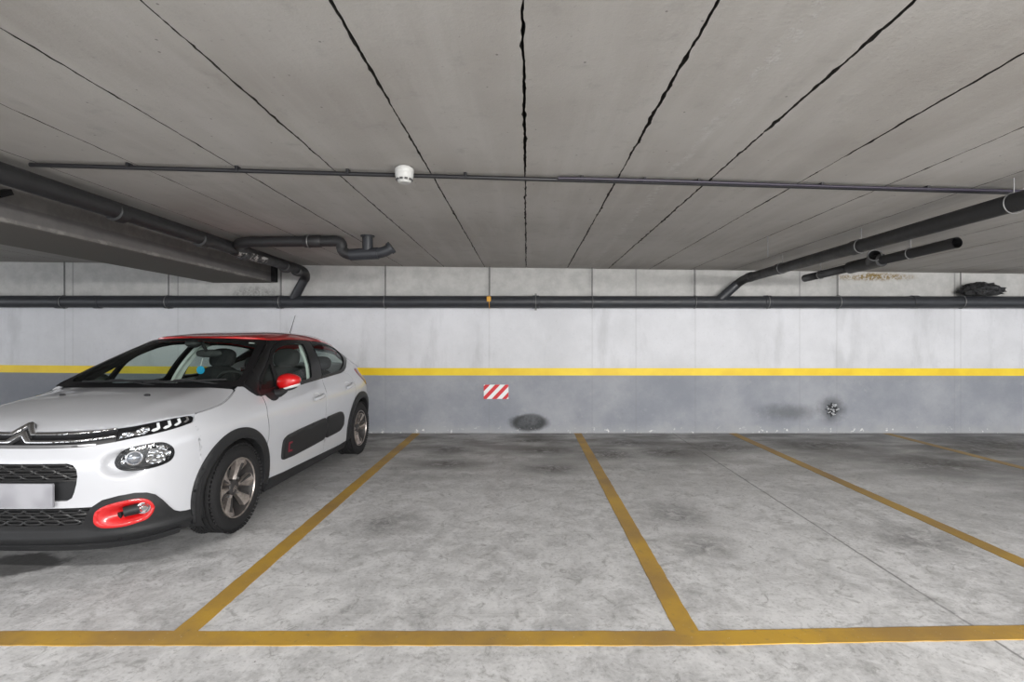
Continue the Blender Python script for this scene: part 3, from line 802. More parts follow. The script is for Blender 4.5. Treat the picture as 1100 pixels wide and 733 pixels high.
def arcF(r, a0, a1, n=24): return [(1.367+r*math.cos(math.radians(a)), .33+r*math.sin(math.radians(a))) for a in np.linspace(a0, a1, n)]
def arcR(r, a0, a1, n=24): return [(3.864+r*math.cos(math.radians(a)), .34+r*math.sin(math.radians(a))) for a in np.linspace(a0, a1, n)]
def sym(half):
    """closed polygon symmetric about s = 0 from its right half (starting and ending on the axis)"""
    h = list(half); return h+[(-a, b) for a, b in reversed(h) if abs(a) > 1e-6]
def cp(x, y, z): return (x, y-2.0, z)

car = thing('car', 'white five-door hatchback with red roof and red mirrors parked nose out in the left bay', 'car', (XC, Y0+2, 0), YAW)

GR_UP = sym([(0,.672),(.312,.672)]+[(.345,.662),(.366,.635),(.372,.597),(.366,.55),(.354,.505),(.34,.472),(.312,.455)]+[(0,.455)])
GR_LO = sym([(0,.411),(.437,.411),(.415,.38),(.398,.345),(.384,.318),(.366,.306),(0,.303)])
HEAD = smooth_poly([(.552,.672),(.572,.712),(.612,.740),(.684,.752),(.756,.757),(.805,.747),(.842,.715),(.852,.675),(.834,.637),(.79,.616),(.72,.604),(.642,.603),(.585,.615),(.558,.640)], 6)
FOG = smooth_poly([(.452,.345),(.462,.385),(.504,.414),(.58,.432),(.66,.436),(.71,.420),(.738,.385),(.742,.35),(.714,.306),(.66,.290),(.588,.281),(.50,.287),(.460,.310)], 6)
BL = [(.44,.414),(.46,.428),(.492,.450),(.57,.466),(.648,.471),(.708,.461),(.75,.44),(.786,.40),(.822,.35),(.852,.315),(.888,.297),(.925,.291),(.962,.290)]
LB = [(1.007,0.877),(0.997,0.861),(0.981,0.847),(0.901,0.832),(0.828,0.820),(0.726,0.805),(0.642,0.795),(0.550,0.780),(0.430,0.766),(0.370,0.759),(.2,.755),(0,.755)]
def scoop(V, d):
    """shallow hollow on the inner side of each headlamp"""
    a = np.abs(V[:, 0])
    e = np.sqrt(((a-.60)/.135)**2+((V[:, 1]-.655)/.088)**2)
    return -.042*sstep(1.0, .60, e)*sstep(.80, .60, a)
up = [(0,.414)]+BL+arcF(.405, 186, 148, 8)+LB
fb = patch('front_bumper', sym(up), belt, WHITE, car, res=.016, holes=[GR_UP, HEAD, HEAD*[-1, 1]], offfn=scoop, thick=.02)
lowf = [(0,.16),(.50,.160),(.72,.162),(.86,.166),(1.0,.172)]+arcF(.405, 202, 186, 4)+[(a, b-.001) for a, b in reversed(BL)]+[(0,.413)]
def lowprof(V, d):
    a = np.abs(V[:, 0]); z = V[:, 1]
    f = .012*sstep(.50, .62, a)*sstep(1.0, .8, a)*np.exp(-((z-.37)/.10)**2)
    f = f-.022*sstep(.40, .30, z)*sstep(.215, .27, z)*sstep(.50, .40, a)
    return f+.014*np.exp(-((z-.235)/.018)**2)
patch('lower_bumper', sym(lowf), belt, PLAST, car, res=.016, holes=[GR_LO, FOG, FOG*[-1, 1]], offfn=lowprof, thick=.02)
lip = [(0,.150),(.5,.150),(.75,.152),(.9,.158),(.9,.196),(.7,.19),(.5,.187),(0,.187)]
patch('bumper_lip', sym(lip), belt, PLAST, car, off=.016, res=.02, thick=.03, rim=.008)
patch('inner_structure', sym([(0,.2),(.93,.2),(.95,.5),(.93,.82),(0,.82)]), belt, DARKV, car, off=-.055, res=.04, thick=0)
# grilles
def links(mb, poly, rows, z0, z1, pitch, r, off):
    P = np.asarray(poly); dz = (z1-z0)/rows
    for k in range(rows):
        zc = z0+dz*(k+.5); ph = (k % 2)*.5
        for j in range(-6, 7):
            c = (j+ph)*pitch; hw = pitch*.46; hh = dz*.34
            loop = []
            for (a, b) in round_poly([(c-hw, zc-hh*.35), (c-hw+.02, zc-hh), (c+hw-.02, zc-hh), (c+hw, zc-hh*.35), (c+hw, zc+hh*.35), (c+hw-.02, zc+hh), (c-hw+.02, zc+hh), (c-hw, zc+hh*.35)], .008, 2): loop.append((a, b))
            L_ = resample(loop, .012)
            if not inside(L_, P).all() or dist_poly(L_, P).min() < .003:
                L_ = L_[inside(L_, P)]
                if len(L_) < 4: continue
                # drop the part outside the opening, keep the largest run
                q = belt(L_[:, 0], L_[:, 1]); 
                jumps = np.linalg.norm(np.diff(q, axis=0), axis=1); run = np.split(np.arange(len(q)), np.where(jumps > .03)[0]+1)
                for rr in run:
                    if len(rr) > 2: mb.tube([cp(*(p+np.array([0, -off, 0]))) for p in q[rr]], r, 6)
            else:
                q = belt(L_[:, 0], L_[:, 1]); mb.tube([cp(*(p+np.array([0, -off, 0]))) for p in q], r, 6, closed=True)
GRM = simple('black grille plastic', (.022, .022, .023), .33).m
g = patch('upper_grille', GR_UP, belt, DARKV, car, off=-.04, res=.03, thick=.01)
mb = MB(); links(mb, GR_UP, 3, .576, .668, .125, .0062, -.012)
for zz in (.60, .635):
    q = belt(np.linspace(-.35, .35, 30), np.full(30, zz)); mb.tube([cp(*(p+[0, .022, 0])) for p in q], .006, 6)
mb.build('grille_mesh', GRM, g)
lowp = sym([(0,.570),(.366,.570),(.354,.505),(.34,.474),(.312,.457),(0,.457)])
patch('grille_panel', lowp, belt, PLAST, g, off=-.012, res=.025, thick=.02)
q = belt(np.linspace(-.366, .366, 30), np.full(30, .572)); mb = MB(); mb.tube([cp(*(p+[0, .006, 0])) for p in q], .006, 6); mb.build('grille_bar', GRM, g)
g = patch('lower_grille', GR_LO, belt, DARKV, car, off=-.05, res=.03, thick=.01)
mb = MB(); links(mb, GR_LO, 3, .308, .408, .105, .0062, -.022)
for zz in (.325, .358, .392):
    q = belt(np.linspace(-.40, .40, 34), np.full(34, zz)); mb.tube([cp(*(p+[0, .034, 0])) for p in q], .006, 6)
mb.build('grille_mesh', GRM, g)
npl = patch('number_plate', round_poly([(-.262,.425),(.258,.425),(.258,.563),(-.262,.563)], .008, 3), lambda a, b: np.stack([a, .062+.06*a*a+0*a, b+0*a], -1), PLATE, car, off=0, res=.04, thick=.012)
# chevron strip
strip = sym([(0,.756),(.2,.756),(.37,.760),(.43,.767),(.50,.774),(.55,.782),(.55,.857),(.40,.851),(.33,.848),(.16,.844),(0,.844)])
st = patch('front_trim_strip', strip, belt, GLOSSB, car, off=-.006, res=.02, thick=.02)
# slim satin lip under the strip
patch('lower_strip', sym([(0,.757),(.2,.757),(.37,.761),(.45,.769),(.45,.775),(.37,.773),(.2,.772),(0,.772)]), belt, simple('satin grey trim', (.30, .30, .31), .3, metal=.6).m, st, off=.004, res=.012, thick=.012)
EM = CHROME
ch1 = sym([(0,.868),(.050,.828),(.058,.823),(.20,.823),(.33,.827),(.42,.832),(.55,.846),(.55,.854),(.42,.842),(.33,.838),(.20,.835),(.078,.835),(.018,.886),(0,.890)])
ch2 = sym([(0,.820),(.046,.786),(.054,.783),(.20,.783),(.33,.786),(.42,.792),(.55,.806),(.55,.813),(.42,.801),(.33,.797),(.20,.795),(.074,.796),(.016,.843),(0,.846)])
for c_ in (ch1, ch2): patch('chevron_bar', c_, belt, EM, st, off=.012, res=.006, thick=.014, rim=.005)
patch('emblem_back', sym([(0,.800),(.055,.760),(.078,.775),(.06,.800),(.07,.84),(.02,.886),(0,.889)]), belt, simple('dark chrome', (.05, .05, .052), .22, metal=.6).m, st, off=.002, res=.012, thick=.012)
# bonnet
_hh = [(float(p[0])-.005, float(p[1])) for p in _H3[::6]]
_hh = [(max(0, a), b+.004) for a, b in _hh]; _hh[0] = (0, _hh[0][1])
hp = _hh+[(.685,1.058),(.55,1.03),(.35,1.003),(.15,.987),(0,.983)]
ho = patch('bonnet', sym(hp), hood, WHITE, car, res=.02, thick=.02, rim=.003)
for x_ in (-.302, .302):
    p = hood(np.array([x_]), np.array([.706]))[0]; mb = MB(); mb.ellipsoid(cp(p[0], p[1], p[2]+.004), (.022, .014, .010), 12, 8); mb.build('washer_nozzle', PLAST, ho)
# cowl, windscreen
def cowl(a, b):
    h = wind(a, np.zeros_like(a)+.0); k = hood(h[..., 0]*.97, (.975+.075*(np.abs(a)/.7)**2.2))
    t = b/.1; return h*(t)[..., None]+k*(1-t)[..., None]-np.array([0, 0, .012])
patch('windscreen_cowl', [(-.63,0),(.63,0),(.63,.13),(-.63,.13)], cowl, PLAST, car, res=.04, thick=0)
ws = patch('windscreen', [(-.695,.0),(.695,.0),(.695,.945),(-.695,.945)], wind, GLASS, car, res=.045, thick=0)
fr = [(-.70,-.01),(.70,-.01),(.70,.95),(-.70,.95)]
fh = round_poly([(-.655,.062),(.655,.062),(.632,.885),(-.632,.885)], .09, 6)
patch('windscreen_frit', fr, wind, GLOSSB, ws, off=.002, res=.03, thick=.006, holes=[fh])
patch('windscreen_sticker', [(.555,.845),(.605,.845),(.605,.875),(.555,.875)], wind, STICK, ws, off=-.004, res=.02, thick=0)
for (x0, x1) in ((-.48, .12), (.02, .58)):
    a = wind(np.linspace(x0, x1, 14), np.linspace(.055, .085, 14)); mb = MB()
    mb.tube([cp(p[0], p[1]-.012, p[2]+.012) for p in a], .008, 8)
    mb.tube([cp(a[-1][0], a[-1][1]-.03, a[-1][2]-.03), cp(a[7][0], a[7][1]-.025, a[7][2]+.022), cp(a[5][0], a[5][1]-.02, a[5][2]+.02)], .007, 8)
    mb.build('wiper', PLAST, car)
# roof
rb = [(0,1.678),(.2,1.695),(.36,1.742),(.45,1.795),(.512,1.862)]+[(float(xr(y_)), float(y_)) for y_ in np.linspace(1.93, 3.70, 24)]+[(.41,3.77),(.37,3.81),(.27,3.85),(0,3.865)]
rf = patch('roof', sym(rb), roof, RED, car, off=.004, res=.028, thick=.03, rim=.008)
patch('headliner', sym([(0,1.70),(.5,1.86)]+[(float(xr(y_))-.02, float(y_)) for y_ in np.linspace(1.95, 3.5, 12)]+[(0,3.6)]), roof, LINER, car, off=-.035, res=.06, thick=0)
mb = MB(); mb.tube([cp(0, 3.30, 1.40), cp(0, 3.33, 1.447)], .012, 10); mb.tube([cp(0, 3.325, 1.445), cp(0, 3.475, 1.69)], [.005, .003], 8); mb.build('antenna', PLAST, rf)
# rear
patch('tailgate', sym([(0,.0),(.598,.0),(.598,1.0),(0,1.0)]), hatch, WHITE, car, res=.04, holes=[np.array([(-.45,.15),(.45,.15),(.45,.8),(-.45,.8)])], thick=.02)
patch('rear_window', [(-.46,.14),(.46,.14),(.46,.81),(-.46,.81)], hatch, GLASSR, car, off=-.004, res=.06, thick=0)
A_L = S_END-4.16
patch('rear_bumper', [(-A_L,.19),(A_L,.19),(A_L,.64),(-A_L,.64)], tail, WHITE, car, res=.04, orient=-1)
patch('tailgate_panel', [(-.70,.645),(.70,.645),(.66,1.045),(-.66,1.045)], tail, WHITE, car, res=.04, orient=-1)

def zbp(y): return float(zb(y))
def belt_top(y0, y1, n=14): return [(sof(y_), zbp(y_)) for y_ in np.linspace(y0, y1, n)]
def make_side(S_):
    # --- lamps
    hl = patch('headlamp', HEAD, belt, GLOSSB, car, off=-.020, res=.02, thick=.02, side=S_)
    patch('lamp_bezel', smooth_poly(HEAD[::3]*1.0, 3), belt, GLOSSB, hl, off=.001, res=.012, thick=.03, holes=[(HEAD-HEAD.mean(0))*[.90, .84]+HEAD.mean(0)], side=S_, rim=.006)
    def ball(c, r, name, mat, parent, off):
        p = belt(np.array([c[0]]), np.array([c[1]]))[0]; n_ = plan_n(np.array([c[0]]))[0]
        n3 = Vector((n_[0]*S_, n_[1], 0)); q = Vector((p[0]*S_, p[1], p[2]))+n3*off
        z_ = n3; x_ = Vector((-z_.y, z_.x, 0)); y_ = z_.cross(x_)
        Mx = Matrix.Translation(Vector(cp(*q))) @ Matrix((x_, y_, z_)).transposed().to_4x4()
        m_ = MB(); m_.lathe([(r*1.15, -.012), (r*1.15, .004), (r, .006), (r*.9, .002)], 28, Mx); m_.build(name+'_ring', CHROME, parent)
        m_ = MB(); m_.lathe([(r, -.004), (r*.92, .006), (r*.7, .014), (r*.4, .019), (0.0001, .021)], 28, Mx); m_.build(name, mat, parent)
    LENSC = bpy.data.materials.get('projector lens') or simple('projector lens', (.36, .38, .42), .08, metal=.7, coat=1.).m
    FAC = bpy.data.materials.get('faceted reflector')
    if not FAC:
        F_ = simple('faceted reflector', (.75, .76, .78), .12, metal=1.); F_.bump(F_.vor(42), .9, .02); FAC = F_.m
    ball((.645,.676), .037, 'projector', LENSC, hl, -.016)
    patch('reflector', smooth_poly([(.70,.655),(.715,.70),(.73,.735),(.79,.738),(.828,.705),(.832,.665),(.80,.635),(.74,.628)], 4), belt, FAC, hl, off=-.010, res=.012, thick=.012, side=S_)
    patch('reflector', smooth_poly([(.578,.655),(.585,.69),(.603,.70),(.600,.648)], 4), belt, FAC, hl, off=-.014, res=.01, thick=.006, side=S_)
    patch('lens', HEAD, belt, LENS, hl, off=.002, res=.03, thick=0, side=S_)
    # daytime light strip
    D = [(0.548,0.783),(0.642,0.797),(0.726,0.807),(0.829,0.822),(0.901,0.834),(0.977,0.849),(0.997,0.863),(1.005,0.879),(0.996,0.891),(0.968,0.894),(0.881,0.891),(0.758,0.879),(0.642,0.865),(0.548,0.857)]
    dl = patch('running_light', D, belt, GLOSSB, car, off=-.010, res=.015, thick=.02, side=S_)
    for k, (s0, s1) in enumerate(((.735,.785),(.80,.85),(.865,.91),(.925,.965))):
        f = lambda s: (float(np.interp(s, [.55,.64,.73,.83,.97], [.782,.796,.807,.821,.85])), float(np.interp(s, [.55,.64,.756,.876,.97], [.857,.866,.881,.893,.897])))
        b0, t0 = f(s0); b1, t1 = f(s1); h0, h1 = t0-b0, t1-b1
        patch('light_blade', [(s0,b0+.30*h0),(s0+.012,b0+.20*h0),(s1-.012,b1+.22*h1),(s1,b1+.35*h1),(s1,t1-.18*h1),(s1-.016,t1-.22*h1),(s1-.016,b1+.42*h1),(s0+.010,b0+.42*h0)], belt, STICK if k < 3 else CHROME, dl, off=.000, res=.008, thick=.006, side=S_)
    patch('inner_reflector', smooth_poly([(.60,.815),(.66,.84),(.72,.855),(.725,.83),(.68,.81)], 3), belt, FAC, dl, off=-.003, res=.01, thick=.006, side=S_)
    patch('indicator_reflector', smooth_poly([(.57,.80),(.585,.825),(.63,.832),(.64,.812)], 3), belt, FAC, dl, off=-.004, res=.01, thick=.006, side=S_)
    patch('lens', D, belt, LENS, dl, off=.001, res=.03, thick=0, side=S_)
    # fog lamp
    fl_ = patch('fog_lamp_surround', FOG, belt, REDB, car, off=.014, res=.012, thick=.02, holes=[(FOG-FOG.mean(0))*[.88, .74]+FOG.mean(0)], side=S_, rim=.008)
    fl_['label'] = 'bright red fog lamp surround'
    fc = FOG.mean(0)
    def dish(V, d): return -.045*sstep(.0, .05, d)*sstep(.44, .62, V[:, 0])
    patch('fog_lamp_dish', (FOG-fc)*[.92, .82]+fc, belt, REDB, fl_, off=.006, res=.012, thick=.01, offfn=dish, side=S_)
    p0 = Vector(belt(np.array([.585]), np.array([.362]))[0])+Vector((0, .012, 0)); p1 = Vector(belt(np.array([.688]), np.array([.373]))[0])
    n_ = plan_n(np.array([.688]))[0]; nn_ = Vector((n_[0], n_[1], 0)); p1 = p1-nn_*.016
    sg_ = lambda p: cp(p[0]*S_, p[1], p[2])
    m_ = MB(); m_.tube([sg_(p0), sg_(p1)], [.030, .036], 18); m_.build('fog_lamp_barrel', PLAST, fl_)
    ball((.690,.374), .031, 'fog_lamp', FAC, fl_, .004)
    # --- fender
    fd = [(0.989,0.851)]+arcF(.405, 148, 26, 28)+[(1.754,.58),(1.757,.675),(1.747,0.784),(1.793,0.925),(1.745,0.939),(1.721,0.973),(1.672,1.022),(1.610,1.030),(1.575,1.018)]
    fd += [(float(a), float(_hbf(a))-.001) for a in np.linspace(1.552, 1.04, 18)]+[(1.014,.889),(1.005,.872)]
    patch('front_fender', fd, belt, WHITE, car, res=.018, thick=.02, side=S_)
    # wheel arch trims
    def arch(fn, a0, a1, name):
        pr_ = fn(.415, a0, a1, 40)+fn(.338, a1, a0, 36)
        patch(name, pr_, belt, PLAST, car, off=.020, res=.014, thick=.055, side=S_, rim=.010)
    arch(arcF, 200, -14, 'front_wheel_arch_trim'); arch(arcR, 196, -16, 'rear_wheel_arch_trim')
    # --- front door
    bt = belt_top(1.306, 2.502, 16)
    d1 = [(1.804,0.924),(1.758,0.784),(1.768,.675),(1.766,.585)]+arcF(.416, 27, -12, 10)+[(1.80,.258),(2.046,.246),(2.556,.236),(2.840,.231),(2.840,.695),(2.930,0.894)]+bt[::-1]
    d = patch('front_door', d1, belt, WHITE, car, res=.022, thick=.02, side=S_)
    AB1 = round_poly([(1.978,.363),(2.18,.356),(2.55,.366),(2.838,.378),(2.838,.597),(2.55,.588),(2.262,.577),(2.05,.562),(1.985,.535),(1.972,.45)], .05, 5)
    b_ = patch('side_bump', AB1, belt, BUMP, d, off=.022, res=.016, thick=.022, side=S_, rim=.014)
    def handle(sc, zc, parent, ang):
        pts_ = []
        for t in np.linspace(-1, 1, 15):
            s_ = sc+.105*t; z_ = zc+ang*t; p = belt(np.array([s_]), np.array([z_]))[0]; n_ = plan_n(np.array([s_]))[0]; o_ = .012+.030*math.sqrt(max(0, 1-t*t*.92))
            pts_.append(sg_((p[0]+n_[0]*o_, p[1]+n_[1]*o_, p[2])))
        m_ = MB(); m_.tube(pts_, [.012+.009*math.sqrt(1-t*t*.8) for t in np.linspace(-1, 1, 15)], 10); m_.build('door_handle', WHITE, parent)
        cup = smooth_poly([(sc-.075, zc), (sc-.04, zc+.036), (sc+.04, zc+.040), (sc+.075, zc+.004), (sc+.04, zc-.034), (sc-.04, zc-.036)], 4)
        patch('handle_cup', cup, belt, bpy.data.materials.get('shaded cup paint') or simple('shaded cup paint', (.62, .63, .65), .4, coat=.5).m, parent, off=.003, res=.014, thick=.006, offfn=lambda V, d: -.012*sstep(0, .03, d), side=S_)
    handle(2.675, .821, d, .012); 
    AB2 = round_poly([(2.848,.378),(3.10,.385),(3.235,.392),(3.306,.435),(3.315,.50),(3.27,.585),(3.20,.605),(2.848,.597)], .05, 5)
    # red bracket mark on the bump
    patch('red_mark', [(2.05,.418),(2.12,.414),(2.12,.430),(2.066,.434),(2.066,.488),(2.112,.486),(2.112,.502),(2.05,.506)], belt, bpy.data.materials.get('dull red print') or simple('dull red print', (.22, .012, .03), .5).m, d, off=.0245, res=.01, thick=.002, side=S_)['label'] = 'red bracket mark'
    GF = [(1.613,0.993),(1.682,1.192),(1.754,1.250),(1.855,1.291),(1.958,1.324),(2.126,1.349),(2.297,1.352),(2.431,1.344),(2.273,1.003),(1.947,0.990)]
    GQ = [(1.323,0.979),(1.399,0.973),(1.546,0.981),(1.630,1.182),(1.499,1.111),(1.381,1.040)]
    rail = lambda y0, y1, n=12: [(float(y_), float(ze(y_))-.004) for y_ in np.linspace(y0, y1, n)]
    fo = [(float(y_), zbp(y_)+.001) for y_ in np.linspace(1.300, 2.505, 16)]+[(2.625,float(ze(2.625))-.004)]+rail(2.6, 2.07, 8)+[(1.985,1.367),(1.912,1.347),(1.770,1.290),(1.623,1.200),(1.367,1.070),(1.285,0.979)]
    patch('window_frame', fo, green, GLOSSB, d, off=0, res=.022, thick=.022, holes=[round_poly(GF, .03, 4), round_poly(GQ, .02, 3)], side=S_)
    patch('window_glass', (np.array(GF)-np.mean(GF, 0))*1.04+np.mean(GF, 0), green, GLASS, d, off=-.008, res=.05, thick=0, side=S_)
    patch('quarter_glass', (np.array(GQ)-np.mean(GQ, 0))*1.06+np.mean(GQ, 0), green, GLASS, d, off=-.008, res=.05, thick=0, side=S_)
    lin = [(1.78,.30),(2.84,.30),(2.86,.93)]+[(sof(y_), zbp(y_)-.01) for y_ in np.linspace(2.3, 1.3, 8)]
    patch('door_lining', lin, belt, SEAT, d, off=-.05, res=.05, thick=.02, side=S_)
    # --- rear door
    bt = belt_top(2.512, 3.13, 10)
    d2 = [(2.848,.231),(3.258,.222),(3.440,.230)]+arcR(.412, 195, 123, 18)+[(3.700,0.799),(3.755,0.922),(3.727,0.975)]+bt[::-1]+[(2.941,0.894),(2.850,.695)]
    d = patch('rear_door', d2, belt, WHITE, car, res=.022, thick=.02, side=S_)
    patch('side_bump', AB2, belt, BUMP, d, off=.022, res=.016, thick=.022, side=S_, rim=.014)
    handle(3.510, .858, d, .018)
    GRr = [(2.478,1.005),(2.585,1.327),(2.80,1.338),(3.026,1.331),(3.2,1.313),(3.339,1.291),(3.415,1.268),(3.335,1.17),(3.21,1.10),(3.125,1.061),(3.05,1.036),(2.80,1.019)]
    dr = [(float(y_), zbp(y_)+.001) for y_ in np.linspace(2.512, 3.045, 10)]+[(3.149,1.018),(3.23,1.05),(3.289,1.085),(3.378,1.124),(3.50,1.16),(3.586,1.185),(3.598,1.236)]+rail(3.585, 2.635, 14)
    patch('window_frame', dr, green, GLOSSB, d, off=0, res=.022, thick=.022, holes=[round_poly(GRr, .03, 4)], side=S_)
    patch('window_glass', (np.array(GRr)-np.mean(GRr, 0))*1.04+np.mean(GRr, 0), green, GLASSR, d, off=-.008, res=.05, thick=0, side=S_)
    patch('door_lining', [(2.87,.30),(3.42,.30),(3.50,.70),(3.62,.93),(3.45,1.0),(2.88,.95)], belt, SEAT, d, off=-.05, res=.05, thick=.02, side=S_)
    # --- pillar, quarter, sill
    ap = [(1.128,1.046),(1.162,1.022),(1.200,0.973),(1.238,0.938),(1.300,zbp(1.300)),(1.281,0.979),(1.363,1.073),(1.620,1.204),(1.767,1.294),(1.910,1.351),(1.984,1.371),(2.048,1.380),(1.950,1.384),(1.843,1.384)]
    patch('windscreen_pillar', ap, green, GLOSSB, car, off=.004, res=.022, thick=.035, side=S_, rim=.006)
    qp = [(3.06,zbp(3.06)+.001),(3.152,1.018),(3.235,1.05),(3.294,1.085),(3.383,1.124),(3.505,1.16),(3.592,1.185),(3.604,1.236)]+rail(3.615, 3.71, 3)+[(3.72,1.204),(3.84,1.030)]+[(float(y_), zbp(y_)+.001) for y_ in np.linspace(3.82, 3.1, 10)]
    patch('rear_pillar', qp, green, WHITE, car, off=0, res=.025, thick=.02, side=S_)
    qb = [(sof(3.137), zbp(3.137)),(3.734,0.975),(3.762,0.922),(3.708,0.799)]+arcR(.405, 121, -18, 30)+[(4.27,.20),(4.33,.20),(4.33,.64),(4.24,.645),(4.24,.80),(4.15,.82),(4.08,.90),(4.04,1.0),(4.02,1.03)]+belt_top(3.53, 3.16, 8)
    patch('quarter_panel', qb, belt, WHITE, car, res=.022, thick=.02, side=S_)
    patch('rear_lamp', [(4.155,.825),(4.246,.80),(4.50,.80),(4.52,1.04),(4.30,1.045),(4.03,1.03),(4.045,1.0),(4.085,.90)], belt, LAMPR, car, off=.006, res=.025, thick=.02, side=S_, rim=.01)
    patch('sill', [(1.78,.155),(3.47,.155),(3.45,.232),(3.258,.224),(2.556,.238),(2.046,.248),(1.79,.260)], belt, PLAST, car, off=.012, res=.025, thick=.03, side=S_, rim=.01)
    patch('inner_pillar_trim', [(2.30,.97),(2.40,.97),(2.53,1.30),(2.64,1.365),(2.50,1.378),(2.44,1.32)], green, TRIML, car, off=-.045, res=.03, thick=.03, side=S_)
    # --- black strips standing in for the shade inside the panel gaps
    def gap_strip(name, pts, parent, wdt=.009, off=-.003):
        P = np.asarray(pts, float); d_ = np.gradient(P, axis=0); d_ /= np.linalg.norm(d_, axis=1, keepdims=True); n_ = np.stack([-d_[:, 1], d_[:, 0]], 1)
        patch(name, np.vstack([P+n_*wdt, (P-n_*wdt)[::-1]]), belt, DARKV, parent, off=off, res=.02, thick=0, side=S_)
    gap_strip('door_gap_shade', [(1.798,.922),(1.775,.86),(1.752,.785),(1.760,.675),(1.758,.585),(1.752,.53)], car)
    gap_strip('door_gap_shade', [(2.983,.965),(2.936,.894),(2.88,.80),(2.845,.695),(2.845,.50),(2.845,.24)], car)
    gap_strip('door_gap_shade', [(3.66,1.0),(3.731,.975),(3.759,.922),(3.735,.85),(3.704,.80),(3.665,.71)], car)
    gap_strip('bonnet_gap_shade', [(float(a), float(_hbf(a))+.001) for a in np.linspace(1.03, 1.55, 20)], car, .006, -.006)
    # --- mirror
    mx, my, mz = .856, 1.600, 1.022
    m_ = MB(); R_ = Matrix.Rotation(-S_*.10, 3, 'Z'); m_.ellipsoid(cp(S_*mx, my, mz), (.104, .075, .070), 32, 20, .92, R_)
    for i, v in enumerate(m_.v):
        t = (v[0]*S_-mx)/.10; o_ = max(t, 0)
        zz = mz+(v[2]-mz)*(1.04-.30*o_)+.014*o_-.010*max(-t, 0)*(1 if v[2] < mz else 0)
        m_.v[i] = (v[0], min(v[1], my-2+.035), zz)
    mir = m_.build('door_mirror', REDB if S_ > 0 else PLAST, car)
    if S_ > 0: mir['label'] = 'bright red door mirror'
    m_ = MB(); m_.ellipsoid(cp(S_*(mx+.012), my+.006, mz-.046), (.086, .068, .020), 24, 10, .9, R_ @ Matrix.Rotation(-S_*.30, 3, 'Y')); m_.build('mirror_indicator', STICK, mir)
    m_ = MB(); m_.ellipsoid(cp(S_*(mx-.005), my+.012, mz-.060), (.078, .060, .020), 20, 10, .9, R_ @ Matrix.Rotation(-S_*.30, 3, 'Y')); m_.build('mirror_underside', PLAST, mir)
    m_ = MB(); m_.tube([cp(S_*.775, my-.10, .925), cp(S_*.81, my-.07, .930), cp(S_*.83, my-.03, .950), cp(S_*.845, my, .985)], [.040, .036, .030, .026], 14); m_.build('mirror_arm', PLAST, mir)
    patch('mirror_foot', smooth_poly([(1.850,0.927),(1.882,0.888),(1.936,0.876),(2.001,0.890),(2.053,0.918),(2.087,0.943),(1.877,0.942)], 3), belt, PLAST, mir, off=.008, res=.014, thick=.012, side=S_, rim=.006)
    m_ = MB(); m_.ellipsoid(cp(S_*mx, my+.034, mz), (.088, .006, .056), 24, 12, .86, R_); m_.build('mirror_glass', CHROME, mir)
    # --- wheel well
    for cy, r_ in ((.855, .385), (3.355, .375)):
        m_ = MB(); n = 28
        vs_ = []
        for k in range(n+1):
            t = math.radians(-25+230*k/n); yy, zz = cy+r_*math.cos(t), .325+r_*math.sin(t)
            for xx in (.835, .52): vs_.append(cp(S_*xx, yy, zz))
        k0 = len(vs_); vs_.append(cp(S_*.52, cy, .325))
        fs_ = [(2*k, 2*k+1, 2*k+3, 2*k+2) for k in range(n)]+[(k0, 2*k+3, 2*k+1) for k in range(n)]
        m_.add(vs_, fs_, True); m_.build('wheel_well', DARKV, car)
for S_ in (1, -1): make_side(S_)

